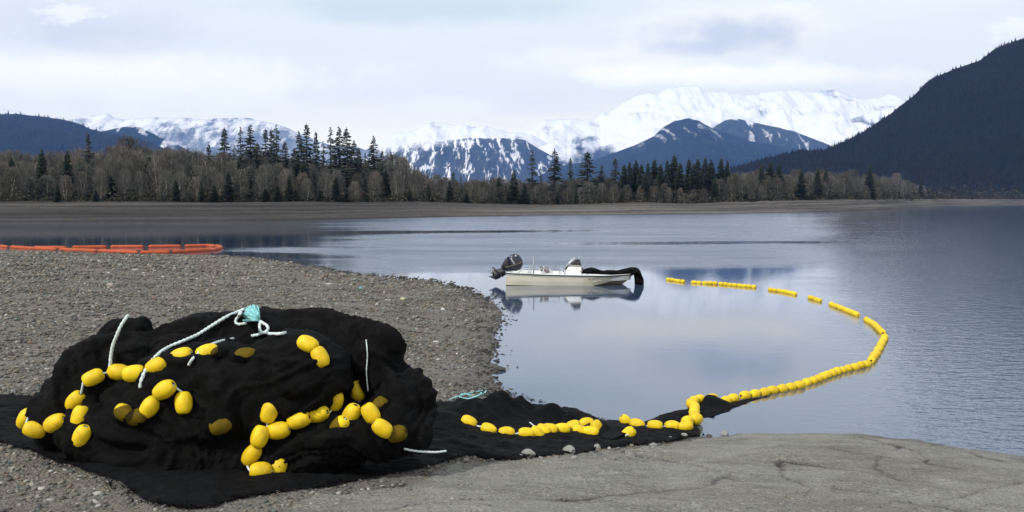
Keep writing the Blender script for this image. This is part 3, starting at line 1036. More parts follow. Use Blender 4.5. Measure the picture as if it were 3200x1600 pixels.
def bare_proto(seed, h, spread, mtw):
    rg = random.Random(seed)
    tr, V, F = MB(), [], []
    nst = rg.choice((1, 1, 2))
    for st in range(nst):
        lean = Vector((rg.uniform(-.08, .08), rg.uniform(-.08, .08), 0)) * (1 + st)
        pts = [Vector((st * .3, 0, -0.3))]
        for i in range(1, 7):
            pts.append(Vector((st * .3, 0, h * i / 6.5)) + lean * (h * i / 6.5) + Vector((rg.uniform(-.12, .12), rg.uniform(-.12, .12), 0)))
        r0 = 0.012 * h + .05
        tr.tube(pts, [r0 * (1 - .85 * i / 6) for i in range(7)], 6)
        nb = 40 if nst == 1 else 24
        for b in range(nb):
            f = 0.20 + 0.80 * (b + rg.random()) / nb
            k = min(5, int(f * 6))
            p = pts[k].lerp(pts[k + 1], f * 6 - k)
            ang = rg.uniform(0, 6.28)
            L = spread * (1.15 - 0.75 * f) * rg.uniform(.6, 1.15)
            d = Vector((math.cos(ang), math.sin(ang), rg.uniform(.8, 2.2))).normalized()
            q = p + d * L
            ribbon(V, F, p, q, .05, .03, rg)
            for s in range(3):
                ff = rg.uniform(.25, 1.0)
                a = p.lerp(q, ff)
                dd = (d + Vector((rg.uniform(-.8, .8), rg.uniform(-.8, .8), rg.uniform(0, 1.1)))).normalized()
                ribbon(V, F, a, a + dd * L * rg.uniform(.3, .6), .035, .02, rg)
    # fine twigs, even through the crown
    for i in range(1700):
        u = rg.random() ** .85
        rad = spread * (0.25 + .85 * math.sin(math.pi * min(1, .12 + .86 * u)) ** .8) * math.sqrt(rg.random())
        an = rg.uniform(0, 6.28)
        p = Vector((rad * math.cos(an), rad * math.sin(an), h * (.10 + .84 * u)))
        d = Vector((math.cos(an) * rg.uniform(-.1, .6), math.sin(an) * rg.uniform(-.1, .6), rg.uniform(.5, 1.2)))
        ribbon(V, F, p, p + d * rg.uniform(.45, 1.1), .026, .012, rg)
    cm = bpy.data.meshes.new('bare_crown')
    cm.from_pydata(V, [], F)
    cm.materials.append(mtw)
    cm.update()
    return tr.mesh('bare_trunk', M_BARK), cm


def conifer_proto(seed, h, width, sparse, mt, top_gap=0.0, low=0.08, ragged=0.3):
    rg = random.Random(seed)
    tr, V, F = MB(), [], []
    pts = [Vector((rg.uniform(-.05, .05), rg.uniform(-.05, .05), -0.3 + (h + .3) * i / 6)) for i in range(7)]
    tr.tube(pts, [(.016 * h + .04) * (1 - .95 * i / 6) for i in range(7)], 6)
    z = h * low
    while z < h * 0.985:
        f = z / h
        Lmax = width * ((1 - f) ** 0.8) * (1 - 0.3 * math.exp(-f * 9)) + .16
        nb = int(10 - 5 * sparse)
        gap = rg.random() < sparse * 0.45
        for b in range(nb):
            if gap and rg.random() < .7:
                continue
            ang = rg.uniform(0, 6.28)
            L = Lmax * rg.uniform(1 - ragged * 1.6, 1.1)
            c, s = math.cos(ang), math.sin(ang)
            droop = rg.uniform(.15, .5)
            p0 = Vector((0, 0, z + rg.uniform(-.15, .15)))
            pm = p0 + Vector((c * L * .55, s * L * .55, -droop * L * .25 + .05))
            p1 = p0 + Vector((c * L, s * L, -droop * L * .55 + .12 * L))
            side = Vector((-s, c, 0))
            w = L * rg.uniform(.16, .30) + .06
            o = len(V)
            dz = Vector((0, 0, -rg.uniform(.12, .35) * (0.5 + L * .3)))
            V += [tuple(p0), tuple(pm + side * w + dz * .6), tuple(p1), tuple(pm - side * w + dz * .6), tuple(pm + Vector((0, 0, .08))),
                  tuple(pm + dz + side * w * .3), tuple(p1 + dz * .8)]
            F += [(o, o + 1, o + 4), (o + 1, o + 2, o + 4), (o + 2, o + 3, o + 4), (o + 3, o, o + 4), (o + 4, o + 5, o + 6), (o + 4, o + 6, o + 2)]
        z += h * rg.uniform(.014, .026) * (1 + sparse * .9) * (1.15 - .5 * f)
    V += [(0.05, 0, h * .97), (-0.05, 0, h * .97), (0, 0, h * 1.02)]
    F.append((len(V) - 3, len(V) - 2, len(V) - 1))
    cm = bpy.data.meshes.new('conifer_crown')
    cm.from_pydata(V, [], F)
    cm.materials.append(mt)
    cm.update()
    return tr.mesh('conifer_trunk', M_CBARK), cm


M_TWIG4 = simple('olive_twigs', (0.070, 0.065, 0.050), 0.95, 0.35, 0.25)
BARE = [bare_proto(100 + i, 10.0, 2.0 + .35 * (i % 3), (M_TWIG, M_TWIG2, M_TWIG3)[i % 3]) for i in range(7)] + [bare_proto(120 + i, 10.0, 2.1 + .3 * i, M_TWIG4) for i in range(3)]
CONI = {'spire': [conifer_proto(200, 14, 2.6, .38, M_CONIFER2, low=.10, ragged=.42), conifer_proto(201, 14, 3.0, .30, M_CONIFER2, low=.12, ragged=.42),
                  conifer_proto(202, 14, 2.3, .45, M_CONIFER2, low=.15, ragged=.5), conifer_proto(203, 14, 3.3, .34, M_CONIFER2, low=.10, ragged=.5)],
        'full': [conifer_proto(210, 10, 2.5, .1, M_CONIFER, low=.02, ragged=.25), conifer_proto(211, 10, 2.1, .2, M_CONIFER, low=.02, ragged=.3),
                 conifer_proto(212, 10, 2.9, .05, M_CONIFER, low=.02, ragged=.3)]}


def plant(name, proto, x, y, z, s, sw, rz, label, cat, group):
    e = empty(name, (x, y, z), rz)
    e.scale = (sw, sw, s)
    tag(e, label, cat, group)
    t = link('trunk', proto[0], e)
    c = link('crown', proto[1], e)
    return e


def tree_at(px, top_py, back, kind, label, cat, group, wscale=1.0, idx=None, rg=random):
    Y = float(bank_y(px)) + back
    x = float(bearing(px, Y))
    z = float(bank_z(px)) - 0.1
    top = at_y(px, top_py, Y).z
    h = max(1.2, top - z)
    if kind == 'bare':
        pr, base = BARE[idx if idx is not None else rg.randrange(len(BARE))], 10.6
    elif kind == 'spire':
        L = CONI['spire']
        pr, base = L[idx % 4 if idx is not None else rg.randrange(4)], 14.0
    else:
        L = CONI['full']
        pr, base = L[idx % 3 if idx is not None else rg.randrange(3)], 10.0
    s = h / base
    return plant('bare_tree' if kind == 'bare' else 'conifer_tree', pr, x, y_jit(Y), z, s, s * wscale, rg.uniform(0, 6.28), label, cat, group)


def y_jit(v):
    return v


# tops of the bare wood against the hills, read along the bank
BARE_TOP = [(-200, 470), (0, 468), (120, 474), (250, 462), (330, 452), (400, 432), (470, 440), (540, 452), (620, 470), (720, 462), (820, 470), (900, 472),
            (980, 500), (1060, 500), (1150, 500), (1260, 478), (1290, 515), (1360, 545), (1450, 560), (1540, 545), (1600, 560), (1700, 562), (1800, 550),
            (1900, 548), (1990, 560), (2060, 545), (2140, 575), (2250, 535), (2350, 530), (2450, 533), (2560, 528), (2650, 530), (2700, 545), (2790, 540), (2850, 566), (2910, 580)]
rg = random.Random(3)
nbare = 0
# front to back rows; crowns in front are lower
px = -70.0
rows = [(22.0, 1.07, 27), (0.0, .62, 40), (13.0, .94, 31), (6.0, .80, 35)]
for back, frac, step in rows:
    px = -80.0 + rg.uniform(0, 20)
    while px < 2890 and nbare < 296:
        top = float(ip(BARE_TOP, px))
        base_py = 630
        tp = base_py - (base_py - top) * frac * rg.uniform(.82, 1.06)
        tree_at(px, tp, back + rg.uniform(0, 5), 'bare', 'leafless grey-brown tree in the bare wood along the far bank', 'tree', 'bare trees along the far bank', rg.uniform(.95, 1.3), rg.randrange(6, 10) if rg.random() < .08 + .77 * smoothstep(1150, 1500, px) else rg.randrange(7), rg)
        nbare += 1
        px += step * rg.uniform(.8, 1.5) * (1.35 if px < 1300 else 1.0)

SP = 'tall ragged conifers rising out of the bare wood'
spires = [(280, 413, 1.0, 'ragged conifer standing alone above the bare wood under the left hill', None),
          (705, 391, .9, 'narrow conifer spire, leftmost of the tall cluster left of the snowy pass', None),
          (755, 394, 1.0, 'thin-topped conifer second from left in the tall cluster', None),
          (786, 389, 1.15, 'bushy-shouldered conifer third from left in the tall cluster', None),
          (833, 400, 1.1, 'conifer fourth from left in the tall cluster, dark all the way down', None),
          (852, 398, .8, 'slim conifer squeezed between two broader ones mid cluster', None),
          (867, 387, 1.15, 'broad conifer at the right end of the middle group of the cluster', None),
          (937, 408, 1.0, 'shorter dark conifer left of the tallest spire', None),
          (962, 384, 1.15, 'tallest conifer spire, highest treetop of the whole far bank', None),
          (990, 405, .7, 'thin half-bare conifer just right of the tallest spire', None),
          (1036, 396, 1.15, 'left tree of the three broad conifers grown together', None),
          (1062, 394, 1.1, 'middle tree of the three broad conifers grown together', None),
          (1086, 396, 1.3, 'right, widest tree of the three broad conifers grown together', None),
          (1122, 456, 1.1, 'low conifer between the broad three and the lone spire at the gap', None),
          (1143, 476, 1.1, 'short conifer tucked left of the lone spire at the gap', None),
          (1169, 423, 1.15, 'lone conifer spire at the open gap before the snow mountain', None),
          (1225, 478, 1.0, 'low conifer on the downhill shoulder of the wood right of the lone spire', None),
          (1270, 510, 1.0, 'small conifer ending the left wood where the treeline drops', None),
          (1663, 467, 1.3, 'left one of three lone conifers below the streaked snow valley', None),
          (1733, 462, 1.2, 'middle one of three lone conifers below the streaked snow valley', None),
          (1782, 491, .9, 'spindly grey conifer between the middle and broad lone conifers', None),
          (1835, 469, 1.7, 'broad crooked one of three lone conifers below the streaked snow valley', None),
          (1690, 520, .8, 'small conifer right beside the left lone conifer', None),
          (1880, 513, 1.1, 'short conifer on the right of the broad crooked conifer', None),
          (1921, 493, 1.5, 'rounded conifer left of the dark dense stand', None),
          (1417, 534, 1.2, 'small conifer left of the pair on the low middle treeline', None),
          (1441, 540, 1.0, 'small conifer right of the pair on the low middle treeline', None)]
spires += [(590, 462, 1.2, 'dim conifer standing back in the wood left of the tall cluster', None),
           (655, 448, 1.2, 'conifer standing back in the wood just left of the tall cluster', None),
           (690, 470, 1.3, 'low wide conifer under the leftmost spire of the tall cluster', None),
           (735, 452, 1.3, 'wide conifer between the first two spires of the tall cluster', None),
           (808, 446, 1.3, 'wide conifer filling in right of the bushy-shouldered spire', None),
           (893, 440, 1.2, 'conifer filling in left of the shorter dark conifer', None),
           (920, 462, 1.2, 'low conifer at the left foot of the shorter dark conifer', None),
           (1012, 440, 1.2, 'conifer at the left foot of the three broad conifers', None),
           (1108, 436, 1.1, 'conifer at the right foot of the three broad conifers', None),
           (1195, 468, 1.2, 'conifer at the right foot of the lone spire', None),
           (440, 470, 1.2, 'dim conifer deep in the bare wood below the rocky hill', None),
           (520, 478, 1.2, 'dim conifer deep in the bare wood right of the rocky hill', None)]
for i, (x_, t_, w_, lb, _) in enumerate(spires):
    tree_at(x_, t_, 12 + (i * 7) % 12, 'spire', lb, 'conifer', SP, w_ * 1.0, i, rg)
DK = 'dark full conifers of the far bank'
dense = [(1950, 513, 10), (1966, 505, 14), (1986, 500, 16), (2004, 512, 12), (2024, 508, 15), (2044, 498, 16), (2064, 512, 13), (2084, 500, 17), (2105, 484, 18), (2124, 508, 13), (2151, 496, 16),
         (2166, 510, 12), (2179, 496, 16), (2202, 493, 16), (2220, 498, 14), (2036, 545, 8), (2010, 550, 8), (2085, 548, 8), (2190, 530, 10)]
ORD = ['first', 'second', 'third', 'fourth', 'fifth', 'sixth', 'seventh', 'eighth', 'ninth', 'tenth', 'eleventh', 'twelfth', 'thirteenth', 'fourteenth', 'fifteenth']
for i, (x_, t_, b_) in enumerate(dense):
    lb = ORD[i] + ' dark treetop from the left along the dense conifer stand in the middle right' if i < 15 else ORD[[0, 1, 2, 3][i - 15]] + ' from left of the lower dark conifers in front of the dense stand'
    tree_at(x_, t_, b_, 'full', lb, 'conifer', 'dark conifers of the dense stand', 1.05, i, rg)
full = [(40, 492, 9, 1.1, 'dark conifer blended into the bare wood at the left edge of the picture'), (95, 548, 5, 1.6, 'low dark conifer in the bare wood near the left edge'), (255, 505, 9, 1.3, 'dark conifer in the bare wood below the lone ragged conifer'), (345, 545, 8, 1.6, 'dark conifer in the bare wood right of the lone ragged conifer'), (400, 585, 3, 1.8, 'low broad dark conifer in the left wood'), (470, 488, 11, 1.2, 'dark conifer in the left wood below the rocky hill'), (600, 518, 9, 1.3, 'dark conifer in the wood left of the dark pyramid'), (670, 575, -1, 1.7, 'low dark conifer touching the left side of the dark pyramid'), (790, 512, 9, 1.3, 'dark conifer in the wood right of the slender column'), (830, 588, -1, 1.9, 'low broad dark conifer under the middle of the tall cluster'), (950, 500, 9, 1.4, 'dark conifer in the wood under the tallest spire'), (1000, 590, 1, 1.5, 'low dark conifer left of the one below the broad three'), (1205, 530, 8, 1.3, 'dark conifer in the wood below the slope of the treeline'), (1340, 575, 2, 1.2, 'low dark conifer where the left wood thins out'), (135, 466, 6, .8, 'dark conifer half hidden in the bare wood at far left'),
        (214, 469, 6, .8, 'dark conifer between the far left one and the lone ragged one'),
        (180, 572, -3, 1.3, 'low round-topped dark conifer at the bank edge, far left'),
        (300, 590, -3, 1.2, 'low bushy conifer at the bank edge under the lone ragged conifer'),
        (748, 498, 2, .9, 'slender dark column conifer in front of the tall cluster'),
        (715, 533, 0, 1.3, 'dark pyramid conifer reaching the bank left of the column conifer'),
        (905, 545, 0, .9, 'dark conifer at the bank below the broad end of the cluster'),
        (550, 560, -2, 1.1, 'small dark conifer at the bank in the middle of the left wood'),
        (630, 565, -2, 1.0, 'small dark conifer at the bank left of the dark pyramid'),
        (868, 575, -3, 1.2, 'low dark conifer at the bank under the middle cluster'),
        (1050, 552, -1, 1.2, 'dark conifer at the bank below the three broad conifers'),
        (1082, 585, -3, 1.3, 'short dark bush-like conifer right beside the one below the broad three'),
        (1145, 600, -3, .9, 'tiny dark conifer at the bank below the lone spire'),
        (1280, 590, -2, 1.2, 'low dark conifer at the bank where the treeline drops'),
        (1405, 562, 0, 1.2, 'dark conifer at the bank below the small pair'),
        (1458, 598, -3, 1.4, 'low wide dark conifer at the bank in the middle gap'),
        (1559, 547, 2, .9, 'narrow dark conifer left of the big pyramid in the middle bank'),
        (1606, 530, 0, 1.15, 'big dark pyramid conifer in the middle of the bank'),
        (1640, 570, -2, 1.1, 'dark conifer leaning against the right side of the big middle pyramid'),
        (1742, 600, -3, 1.2, 'low dark conifer below the middle lone conifer'),
        (1800, 580, -2, .8, 'narrow dark conifer below the spindly grey conifer'),
        (2252, 494, 14, .9, 'taller of the two thin conifers at the right end of the dense stand'),
        (2271, 500, 14, .7, 'shorter of the two thin conifers at the right end of the dense stand'),
        (2378, 513, 16, 1.0, 'left one of the conifer trio above the brown wood at the right hill foot'),
        (2405, 505, 16, 1.1, 'middle, tallest one of the conifer trio above the brown wood'),
        (2433, 513, 16, 1.0, 'right one of the conifer trio above the brown wood'),
        (2503, 530, 2, 1.3, 'wide dark conifer in the brown wood below the right hill foot'),
        (2553, 522, 10, .8, 'left slim conifer of the pair above the right brown wood'),
        (2580, 524, 10, .8, 'right slim conifer of the pair above the right brown wood'),
        (2715, 517, 0, 1.1, 'big solitary dark conifer near the right end of the wood'),
        (2775, 590, 0, .9, 'small dark conifer right of the big solitary one'),
        (2876, 568, 0, 1.1, 'last dark conifer at the right end of the wood'),
        (2330, 575, 0, .9, 'small dark conifer at the bank below the conifer trio'),
        (2232, 560, 2, 1.0, 'dark conifer at the bank below the two thin conifers')]
for i, (x_, t_, b_, w_, lb) in enumerate(full):
    tree_at(x_, t_, b_, 'full', lb, 'conifer', DK, w_, i, rg)


def build_backwood():
    """the wood behind the front rows reads as one mass: many thin twigs and low brush"""
    rg = np.random.default_rng(77)
    n = 980
    px = rg.uniform(-700, 2900, n)
    Y = bank_y(px) + 24 + rg.uniform(0, 16, n)
    top = ip(BARE_TOP, px) + 2
    x = bearing(px, Y)
    z0 = bank_z(px)
    v = (800 - top) / FPX
    zt = CAMZ + (_sp + v * _cp) / (_cp - v * _sp) * Y
    H = (zt - z0) * rg.uniform(.7, 1.0, n)
    k = 200
    u = rg.random((n, k))
    rad = (2.4 * np.sin(np.clip(u, .05, 1) * 2.6) + .3) * np.sqrt(rg.random((n, k)))
    an = rg.random((n, k)) * 6.283
    P = np.stack([x[:, None] + rad * np.cos(an), Y[:, None] + rad * np.sin(an), z0[:, None] + H[:, None] * (0.04 + .9 * u)], -1).reshape(-1, 3)
    m = len(P)
    d = np.stack([rg.normal(0, .5, m), rg.normal(0, .5, m), np.abs(rg.normal(.8, .4, m))], -1)
    d *= (rg.uniform(.5, 1.3, m) / np.linalg.norm(d, axis=1))[:, None]
    s = np.cross(d, rg.normal(0, 1, (m, 3)))
    s *= (0.055 / np.linalg.norm(s, axis=1))[:, None]
    V = np.stack([P - s, P + s, P + d], 1).reshape(-1, 3)
    me = fastmesh('bare_wood', V, np.arange(m * 3).reshape(-1, 3))
    me.materials.append(M_TWIG)
    tag(link('bare_wood', me), 'leafless wood filling the depth behind the front trees of the far bank', 'wood', kind='stuff')
    # low brush along the foot of the wood
    n = 2500
    px = rg.uniform(-700, 3250, n)
    Y = bank_y(px) + rg.uniform(-1.0, 14, n)
    x = bearing(px, Y)
    z0 = bank_z(px)
    k = 22
    hh = (.5 + 3.6 * rg.random(n) ** 2.2) * np.clip(Y / 220, .8, 5)
    P = np.stack([x[:, None] + rg.normal(0, .9, (n, k)) * np.clip(Y / 200, 1, 4)[:, None], Y[:, None] + rg.normal(0, .6, (n, k)), z0[:, None] + hh[:, None] * rg.random((n, k)) ** 1.4], -1).reshape(-1, 3)
    m = len(P)
    sc = np.repeat(np.clip(Y / 200, 1, 4), k)[:, None]
    d = rg.normal(0, .28, (m, 3)) * sc
    e = rg.normal(0, .28, (m, 3)) * sc
    V = np.stack([P, P + d, P + e], 1).reshape(-1, 3)
    me = fastmesh('undergrowth', V, np.arange(m * 3).reshape(-1, 3))
    f = np.repeat(rg.random((n, 1)) ** 1.2, k, 0)
    C = np.array([.022, .026, .018]) * (1 - f) + np.array([.075, .066, .048]) * f
    vcol(me, 'col', np.repeat(C, 3, 0))
    me.materials.append(M_HILLTREE)
    tag(link('undergrowth', me), 'low dark brush along the foot of the far wood', 'brush', kind='stuff')


build_backwood()


# ------------------------------------------------------------------ nets
def catmull(pts, k=7):
    out = []
    n = len(pts)
    for i in range(n - 1):
        p0, p1, p2, p3 = pts[max(i - 1, 0)], pts[i], pts[i + 1], pts[min(i + 2, n - 1)]
        for j in range(k):
            t = j / k
            out.append(0.5 * ((2 * p1) + (p2 - p0) * t + (2 * p0 - 5 * p1 + 4 * p2 - p3) * t * t + (3 * p1 - p0 - 3 * p2 + p3) * t ** 3))
    out.append(pts[-1])
    return out


NET_PX = [(-220, 1235), (-100, 1236), (60, 1241), (150, 1245), (420, 1250), (800, 1250), (1150, 1262), (1345, 1262), (1400, 1262), (1480, 1238), (1590, 1232), (1690, 1262), (1760, 1270), (1810, 1292), (1880, 1318),
          (2000, 1332), (2100, 1318), (2165, 1318), (2195, 1366), (2130, 1371), (2040, 1391), (1900, 1402), (1790, 1424), (1700, 1428), (1610, 1440), (1470, 1428), (1400, 1446), (1304, 1470),
          (1100, 1510), (994, 1526), (860, 1545), (745, 1560), (650, 1588), (560, 1592), (480, 1578), (397, 1545), (300, 1490), (200, 1450), (90, 1410), (0, 1388), (-120, 1375), (-220, 1380)]
NET_POLY = np.array([tuple(on_ground(*p))[:2] for p in NET_PX])
LUMPS = [(1390, 1330, .16, .34), (1480, 1308, .20, .30), (1560, 1300, .29, .30), (1630, 1300, .21, .26), (1715, 1318, .20, .22), (1780, 1330, .14, .18),
         (1860, 1348, .09, .16), (1950, 1362, .07, .15), (1440, 1400, .05, .25), (1580, 1405, .055, .2), (1900, 1362, .12, .10), (1985, 1358, .05, .2), (2090, 1345, .05, .2)]
LUMPW = [(on_ground(a, b), h, r) for (a, b, h, r) in LUMPS]


def net_height(X, Y):
    d = seg_dist(NET_POLY, X, Y, True)
    z = np.zeros_like(X)
    for (p, h, r) in LUMPW:
        wx, wy = X + .05 * noise2(X * 4, Y * 4, 81), Y + .05 * noise2(X * 4, Y * 4, 82)
        z = np.maximum(z, h * np.exp(-(((wx - p.x) / r) ** 2 + ((wy - p.y) / (r * 1.0)) ** 2)))
    rid = ridged2(X * 2.2 + .6 * noise2(X * 1.5, Y * 1.5, 83), Y * 4.2 + .6 * noise2(X * 1.5, Y * 1.5, 84), 3, 85)
    z = z + 0.030 * np.clip(rid, -.6, 1.6) * (0.45 + 3.0 * z) + 0.022
    z = z + 0.008 * fbm2(X * 14, Y * 14, 2, 86)
    return np.maximum(z * smoothstep(-0.02, 0.10, d), 0.006)


def build_trail():
    xs = np.arange(-7.0, 3.2, 0.024)
    ys = np.arange(5.3, 12.8, 0.024)
    X, Y = np.meshgrid(xs, ys, indexing='ij')
    wx = X + .05 * noise2(X * 2.5, Y * 2.5, 87) + .02 * noise2(X * 11, Y * 11, 88)
    wy = Y + .05 * noise2(X * 2.5, Y * 2.5, 89) + .02 * noise2(X * 11, Y * 11, 90)
    ins = inside(NET_POLY, wx, wy)
    Z = np.maximum(ground_z(X, Y), -0.02) + 0.015 + net_height(X, Y)
    F = grid_faces(len(xs), len(ys), ins[:-1, :-1] & ins[1:, 1:])
    V, F = compact(np.stack([X, Y, Z], -1).reshape(-1, 3), F)
    me = fastmesh('net', V, F)
    shade(me)
    me.materials.append(M_NET)
    o = link('net', me)
    tag(o, 'black netting spread flat under the heap and trailing in folds down to the water', 'net')
    return V, F


TRAIL_V, TRAIL_F = build_trail()


def ell(bm, px, py, Y, r):
    c = at_y(px, py, Y)
    bm.ball((c.x, c.y, c.z), r, 20)


def build_heap():
    b = MB()
    for e in [(700, 1285, 8.5, (1.25, .80, .60)), (430, 1150, 8.7, (.48, .5, .36)), (330, 1190, 8.6, (.42, .5, .42)), (235, 1280, 8.5, (.36, .5, .36)), (195, 1335, 8.3, (.20, .3, .18)),
              (640, 1085, 8.9, (.50, .45, .33)), (800, 1072, 9.0, (.70, .5, .345)), (960, 1098, 9.0, (.62, .45, .345)), (438, 1028, 8.75, (.07, .12, .085)), (385, 1052, 8.75, (.20, .2, .16)),
              (1090, 1110, 8.9, (.45, .4, .28)), (930, 1175, 8.15, (.47, .42, .40)), (1175, 1112, 8.65, (.23, .35, .255)), (1190, 1190, 8.6, (.22, .3, .38)),
              (1255, 1275, 8.5, (.26, .45, .40)), (1190, 1335, 8.2, (.42, .4, .25)), (560, 1410, 8.0, (.75, .33, .28)), (900, 1410, 8.0, (.72, .34, .27)), (350, 1355, 8.1, (.47, .38, .29)),
              (760, 1260, 8.0, (.45, .32, .42)), (560, 1215, 8.1, (.40, .34, .36)), (1050, 1370, 8.0, (.5, .35, .24)), (480, 1340, 7.95, (.36, .25, .26)), (690, 1180, 8.25, (.45, .35, .34)),
              (560, 1120, 8.6, (.3, .3, .28))]:
        ell(b, *e)
    bv = BVHTree.FromPolygons([Vector(v) for v in b.v], b.f)
    for pts_, r_ in [([(880, 985), (1000, 1000), (1100, 1030), (1180, 1048), (1222, 1080), (1236, 1130)], .12),
                     ([(850, 1075), (812, 1130), (815, 1200), (870, 1255), (960, 1262), (1020, 1215), (1040, 1150)], .085),
                     ([(900, 1100), (872, 1150), (890, 1205), (950, 1215), (990, 1180)], .06),
                     ([(300, 1195), (282, 1260), (310, 1330), (400, 1365), (500, 1352)], .075),
                     ([(215, 1395), (350, 1428), (520, 1462), (690, 1468), (790, 1440)], .085),
                     ([(520, 1140), (610, 1150), (690, 1210), (705, 1300), (640, 1370)], .10),
                     ([(1275, 1165), (1312, 1220), (1322, 1290), (1310, 1360), (1250, 1395)], .10),
                     ([(1060, 1180), (1085, 1260), (1060, 1350), (960, 1400)], .075),
                     ([(1195, 1140), (1235, 1200), (1240, 1270), (1215, 1320)], .07),
                     ([(470, 1050), (560, 1030), (650, 1010), (740, 1000)], .07),
                     ([(230, 1150), (300, 1090), (380, 1060), (450, 1075)], .075)]:
        P_ = []
        for (a_, c_) in pts_:
            d_ = ray(a_, c_).normalized()
            h_ = bv.ray_cast(Vector((0, 0, CAMZ)), d_)
            if h_[0] is not None:
                P_.append(h_[0] + d_ * r_ * .30)
        if len(P_) > 2:
            C_ = catmull(P_, 6)
            n_ = len(C_)
            b.tube(C_, [r_ * (.35 + .65 * min(1, 5 * min(i, n_ - 1 - i) / n_)) for i in range(n_)], 12)
    me = b.mesh('heap_blob', M_NET)
    tmp = bpy.data.objects.new('heap_blob', me)
    COL.objects.link(tmp)
    md = tmp.modifiers.new('remesh', 'REMESH')
    md.mode = 'VOXEL'
    md.voxel_size = 0.023
    sm = tmp.modifiers.new('smooth', 'SMOOTH')
    sm.factor, sm.iterations = 0.6, 5
    dg = bpy.context.evaluated_depsgraph_get()
    ev = tmp.evaluated_get(dg)
    m2 = bpy.data.meshes.new_from_object(ev)
    bpy.data.objects.remove(tmp)
    n = len(m2.vertices)
    V = np.empty(n * 3, np.float32); m2.vertices.foreach_get('co', V); V = V.reshape(-1, 3).astype(float)
    N = np.empty(n * 3, np.float32); m2.vertices.foreach_get('normal', N); N = N.reshape(-1, 3)
    x, y, z = V.T
    w1, w2, w3 = (0.16 * noise3(x * 2.2, y * 2.2, z * 2.2, s) for s in (1, 2, 3))
    def rd(fx, fz, s):
        return 1 - 2 * np.abs(noise3((x + w1) * fx, (y + w2) * fx, (z + w3) * fz, s))
    d = 0.028 * rd(1.9, 3.6, 4) + 0.010 * rd(3.8, 7.0, 5) + 0.005 * rd(8.0, 13.0, 6) + 0.007 * noise3(x * 26, y * 26, z * 26, 7) - 0.01
    th = 0.30 + 1.7 * noise3(x * .55, y * .4, z * .55, 8)
    hx, hz_ = x + w1 * 1.5 + .3 * y, z + w3 * 1.5 + .3 * y
    ac, al = -hx * np.sin(th) + hz_ * np.cos(th), hx * np.cos(th) + hz_ * np.sin(th)
    fo = 1 - 2 * np.abs(noise3(ac * 6.5, al * .95, y * 1.2, 9))
    fo2 = 1 - 2 * np.abs(noise3(ac * 16.0, al * 1.8, y * 2.2, 10))
    d = d + 0.042 * np.sign(fo) * np.abs(fo) ** 1.3 + 0.016 * fo2
    d = d * (1 - .45 * smoothstep(1.55, 1.9, z))
    V = V + N * d[:, None]
    V[:, 2] = np.maximum(V[:, 2], ground_z(V[:, 0], V[:, 1]) - 0.02)
    m2.vertices.foreach_set('co', V.astype(np.float32).ravel())
    m2.update()
    shade(m2)
    m2.materials.clear()
    m2.materials.append(M_HEAP)
    m2.name = 'net_heap'
    o = link('net_heap', m2)
    tag(o, 'big black heap of fishing net piled on the gravel', 'net')
    F = [tuple(p.vertices) for p in m2.polygons]
    return o, V, F


HEAP, HEAP_V, HEAP_F = build_heap()
BV_HEAP = BVHTree.FromPolygons([Vector(v) for v in HEAP_V], HEAP_F)
BV_TRAIL = BVHTree.FromPolygons([Vector(v) for v in TRAIL_V], [tuple(f) for f in TRAIL_F])
CAMP = Vector((0, 0, CAMZ))


def surf(px, py):
    """first of heap, spread net and ground along the sight line of a pixel"""
    d = ray(px, py).normalized()
    best = None
    for bv in (BV_HEAP, BV_TRAIL):
        h = bv.ray_cast(CAMP, d)
        if h[0] is not None and (best is None or h[3] < best[2]):
            best = (h[0], h[1], h[3])
    g_ = on_ground(px, py)
    dg_ = (g_ - CAMP).length
    if best is None or dg_ < best[2]:
        best = (g_, Vector((0, 0, 1)), dg_)
    n = best[1]
    if n.dot(d) > 0:
        n = -n
    return best[0], n, d


# loose strands of mesh standing off the netting
def strands(name, parent, P, N, n, seed, lo, hi, w=.0035):
    rg = np.random.default_rng(seed)
    idx = rg.integers(0, len(P), n)
    p, nn = P[idx], N[idx]
    t = np.cross(nn, rg.normal(0, 1, (n, 3)))
    t /= np.linalg.norm(t, axis=1)[:, None] + 1e-9
    L = rg.uniform(lo, hi, n)[:, None]
    a, b_, c = p - nn * .01, p + nn * L * .28 + t * L * .5, p + nn * L * rg.uniform(-.05, .35, (n, 1)) + t * L
    sd = np.cross(t, nn) * w
    V = np.stack([a - sd, a + sd, b_ + sd, b_ - sd, c], 1).reshape(-1, 3)
    o = (np.arange(n) * 5)[:, None]
    F3 = np.concatenate([o + np.array([[0, 1, 2]]), o + np.array([[0, 2, 3]]), o + np.array([[3, 2, 4]])])
    me = fastmesh(name, V, F3)
    me.materials.append(M_NET)
    ob = link(name, me, parent)
    tag(ob, kind='stuff')


_nv = np.empty(len(HEAP.data.vertices) * 3, np.float32)
HEAP.data.vertices.foreach_get('normal', _nv)
strands('loose_strands', HEAP, HEAP_V, _nv.reshape(-1, 3).astype(float), 1300, 3, .02, .09)
_e = np.array([p for i in range(len(NET_POLY)) for p in [NET_POLY[i] * (1 - t) + NET_POLY[(i + 1) % len(NET_POLY)] * t for t in np.linspace(0, 1, 14)]])
_e = _e[_e[:, 0] > -7] + np.random.default_rng(4).normal(0, .03, (int((_e[:, 0] > -7).sum()), 2))
_e3 = np.stack([_e[:, 0], _e[:, 1], ground_z(_e[:, 0], _e[:, 1]) + .02], -1)
strands('loose_strands', bpy.data.objects['net'], _e3, np.tile([0, 0, 1.0], (len(_e3), 1)), 1500, 5, .03, .11, .004)


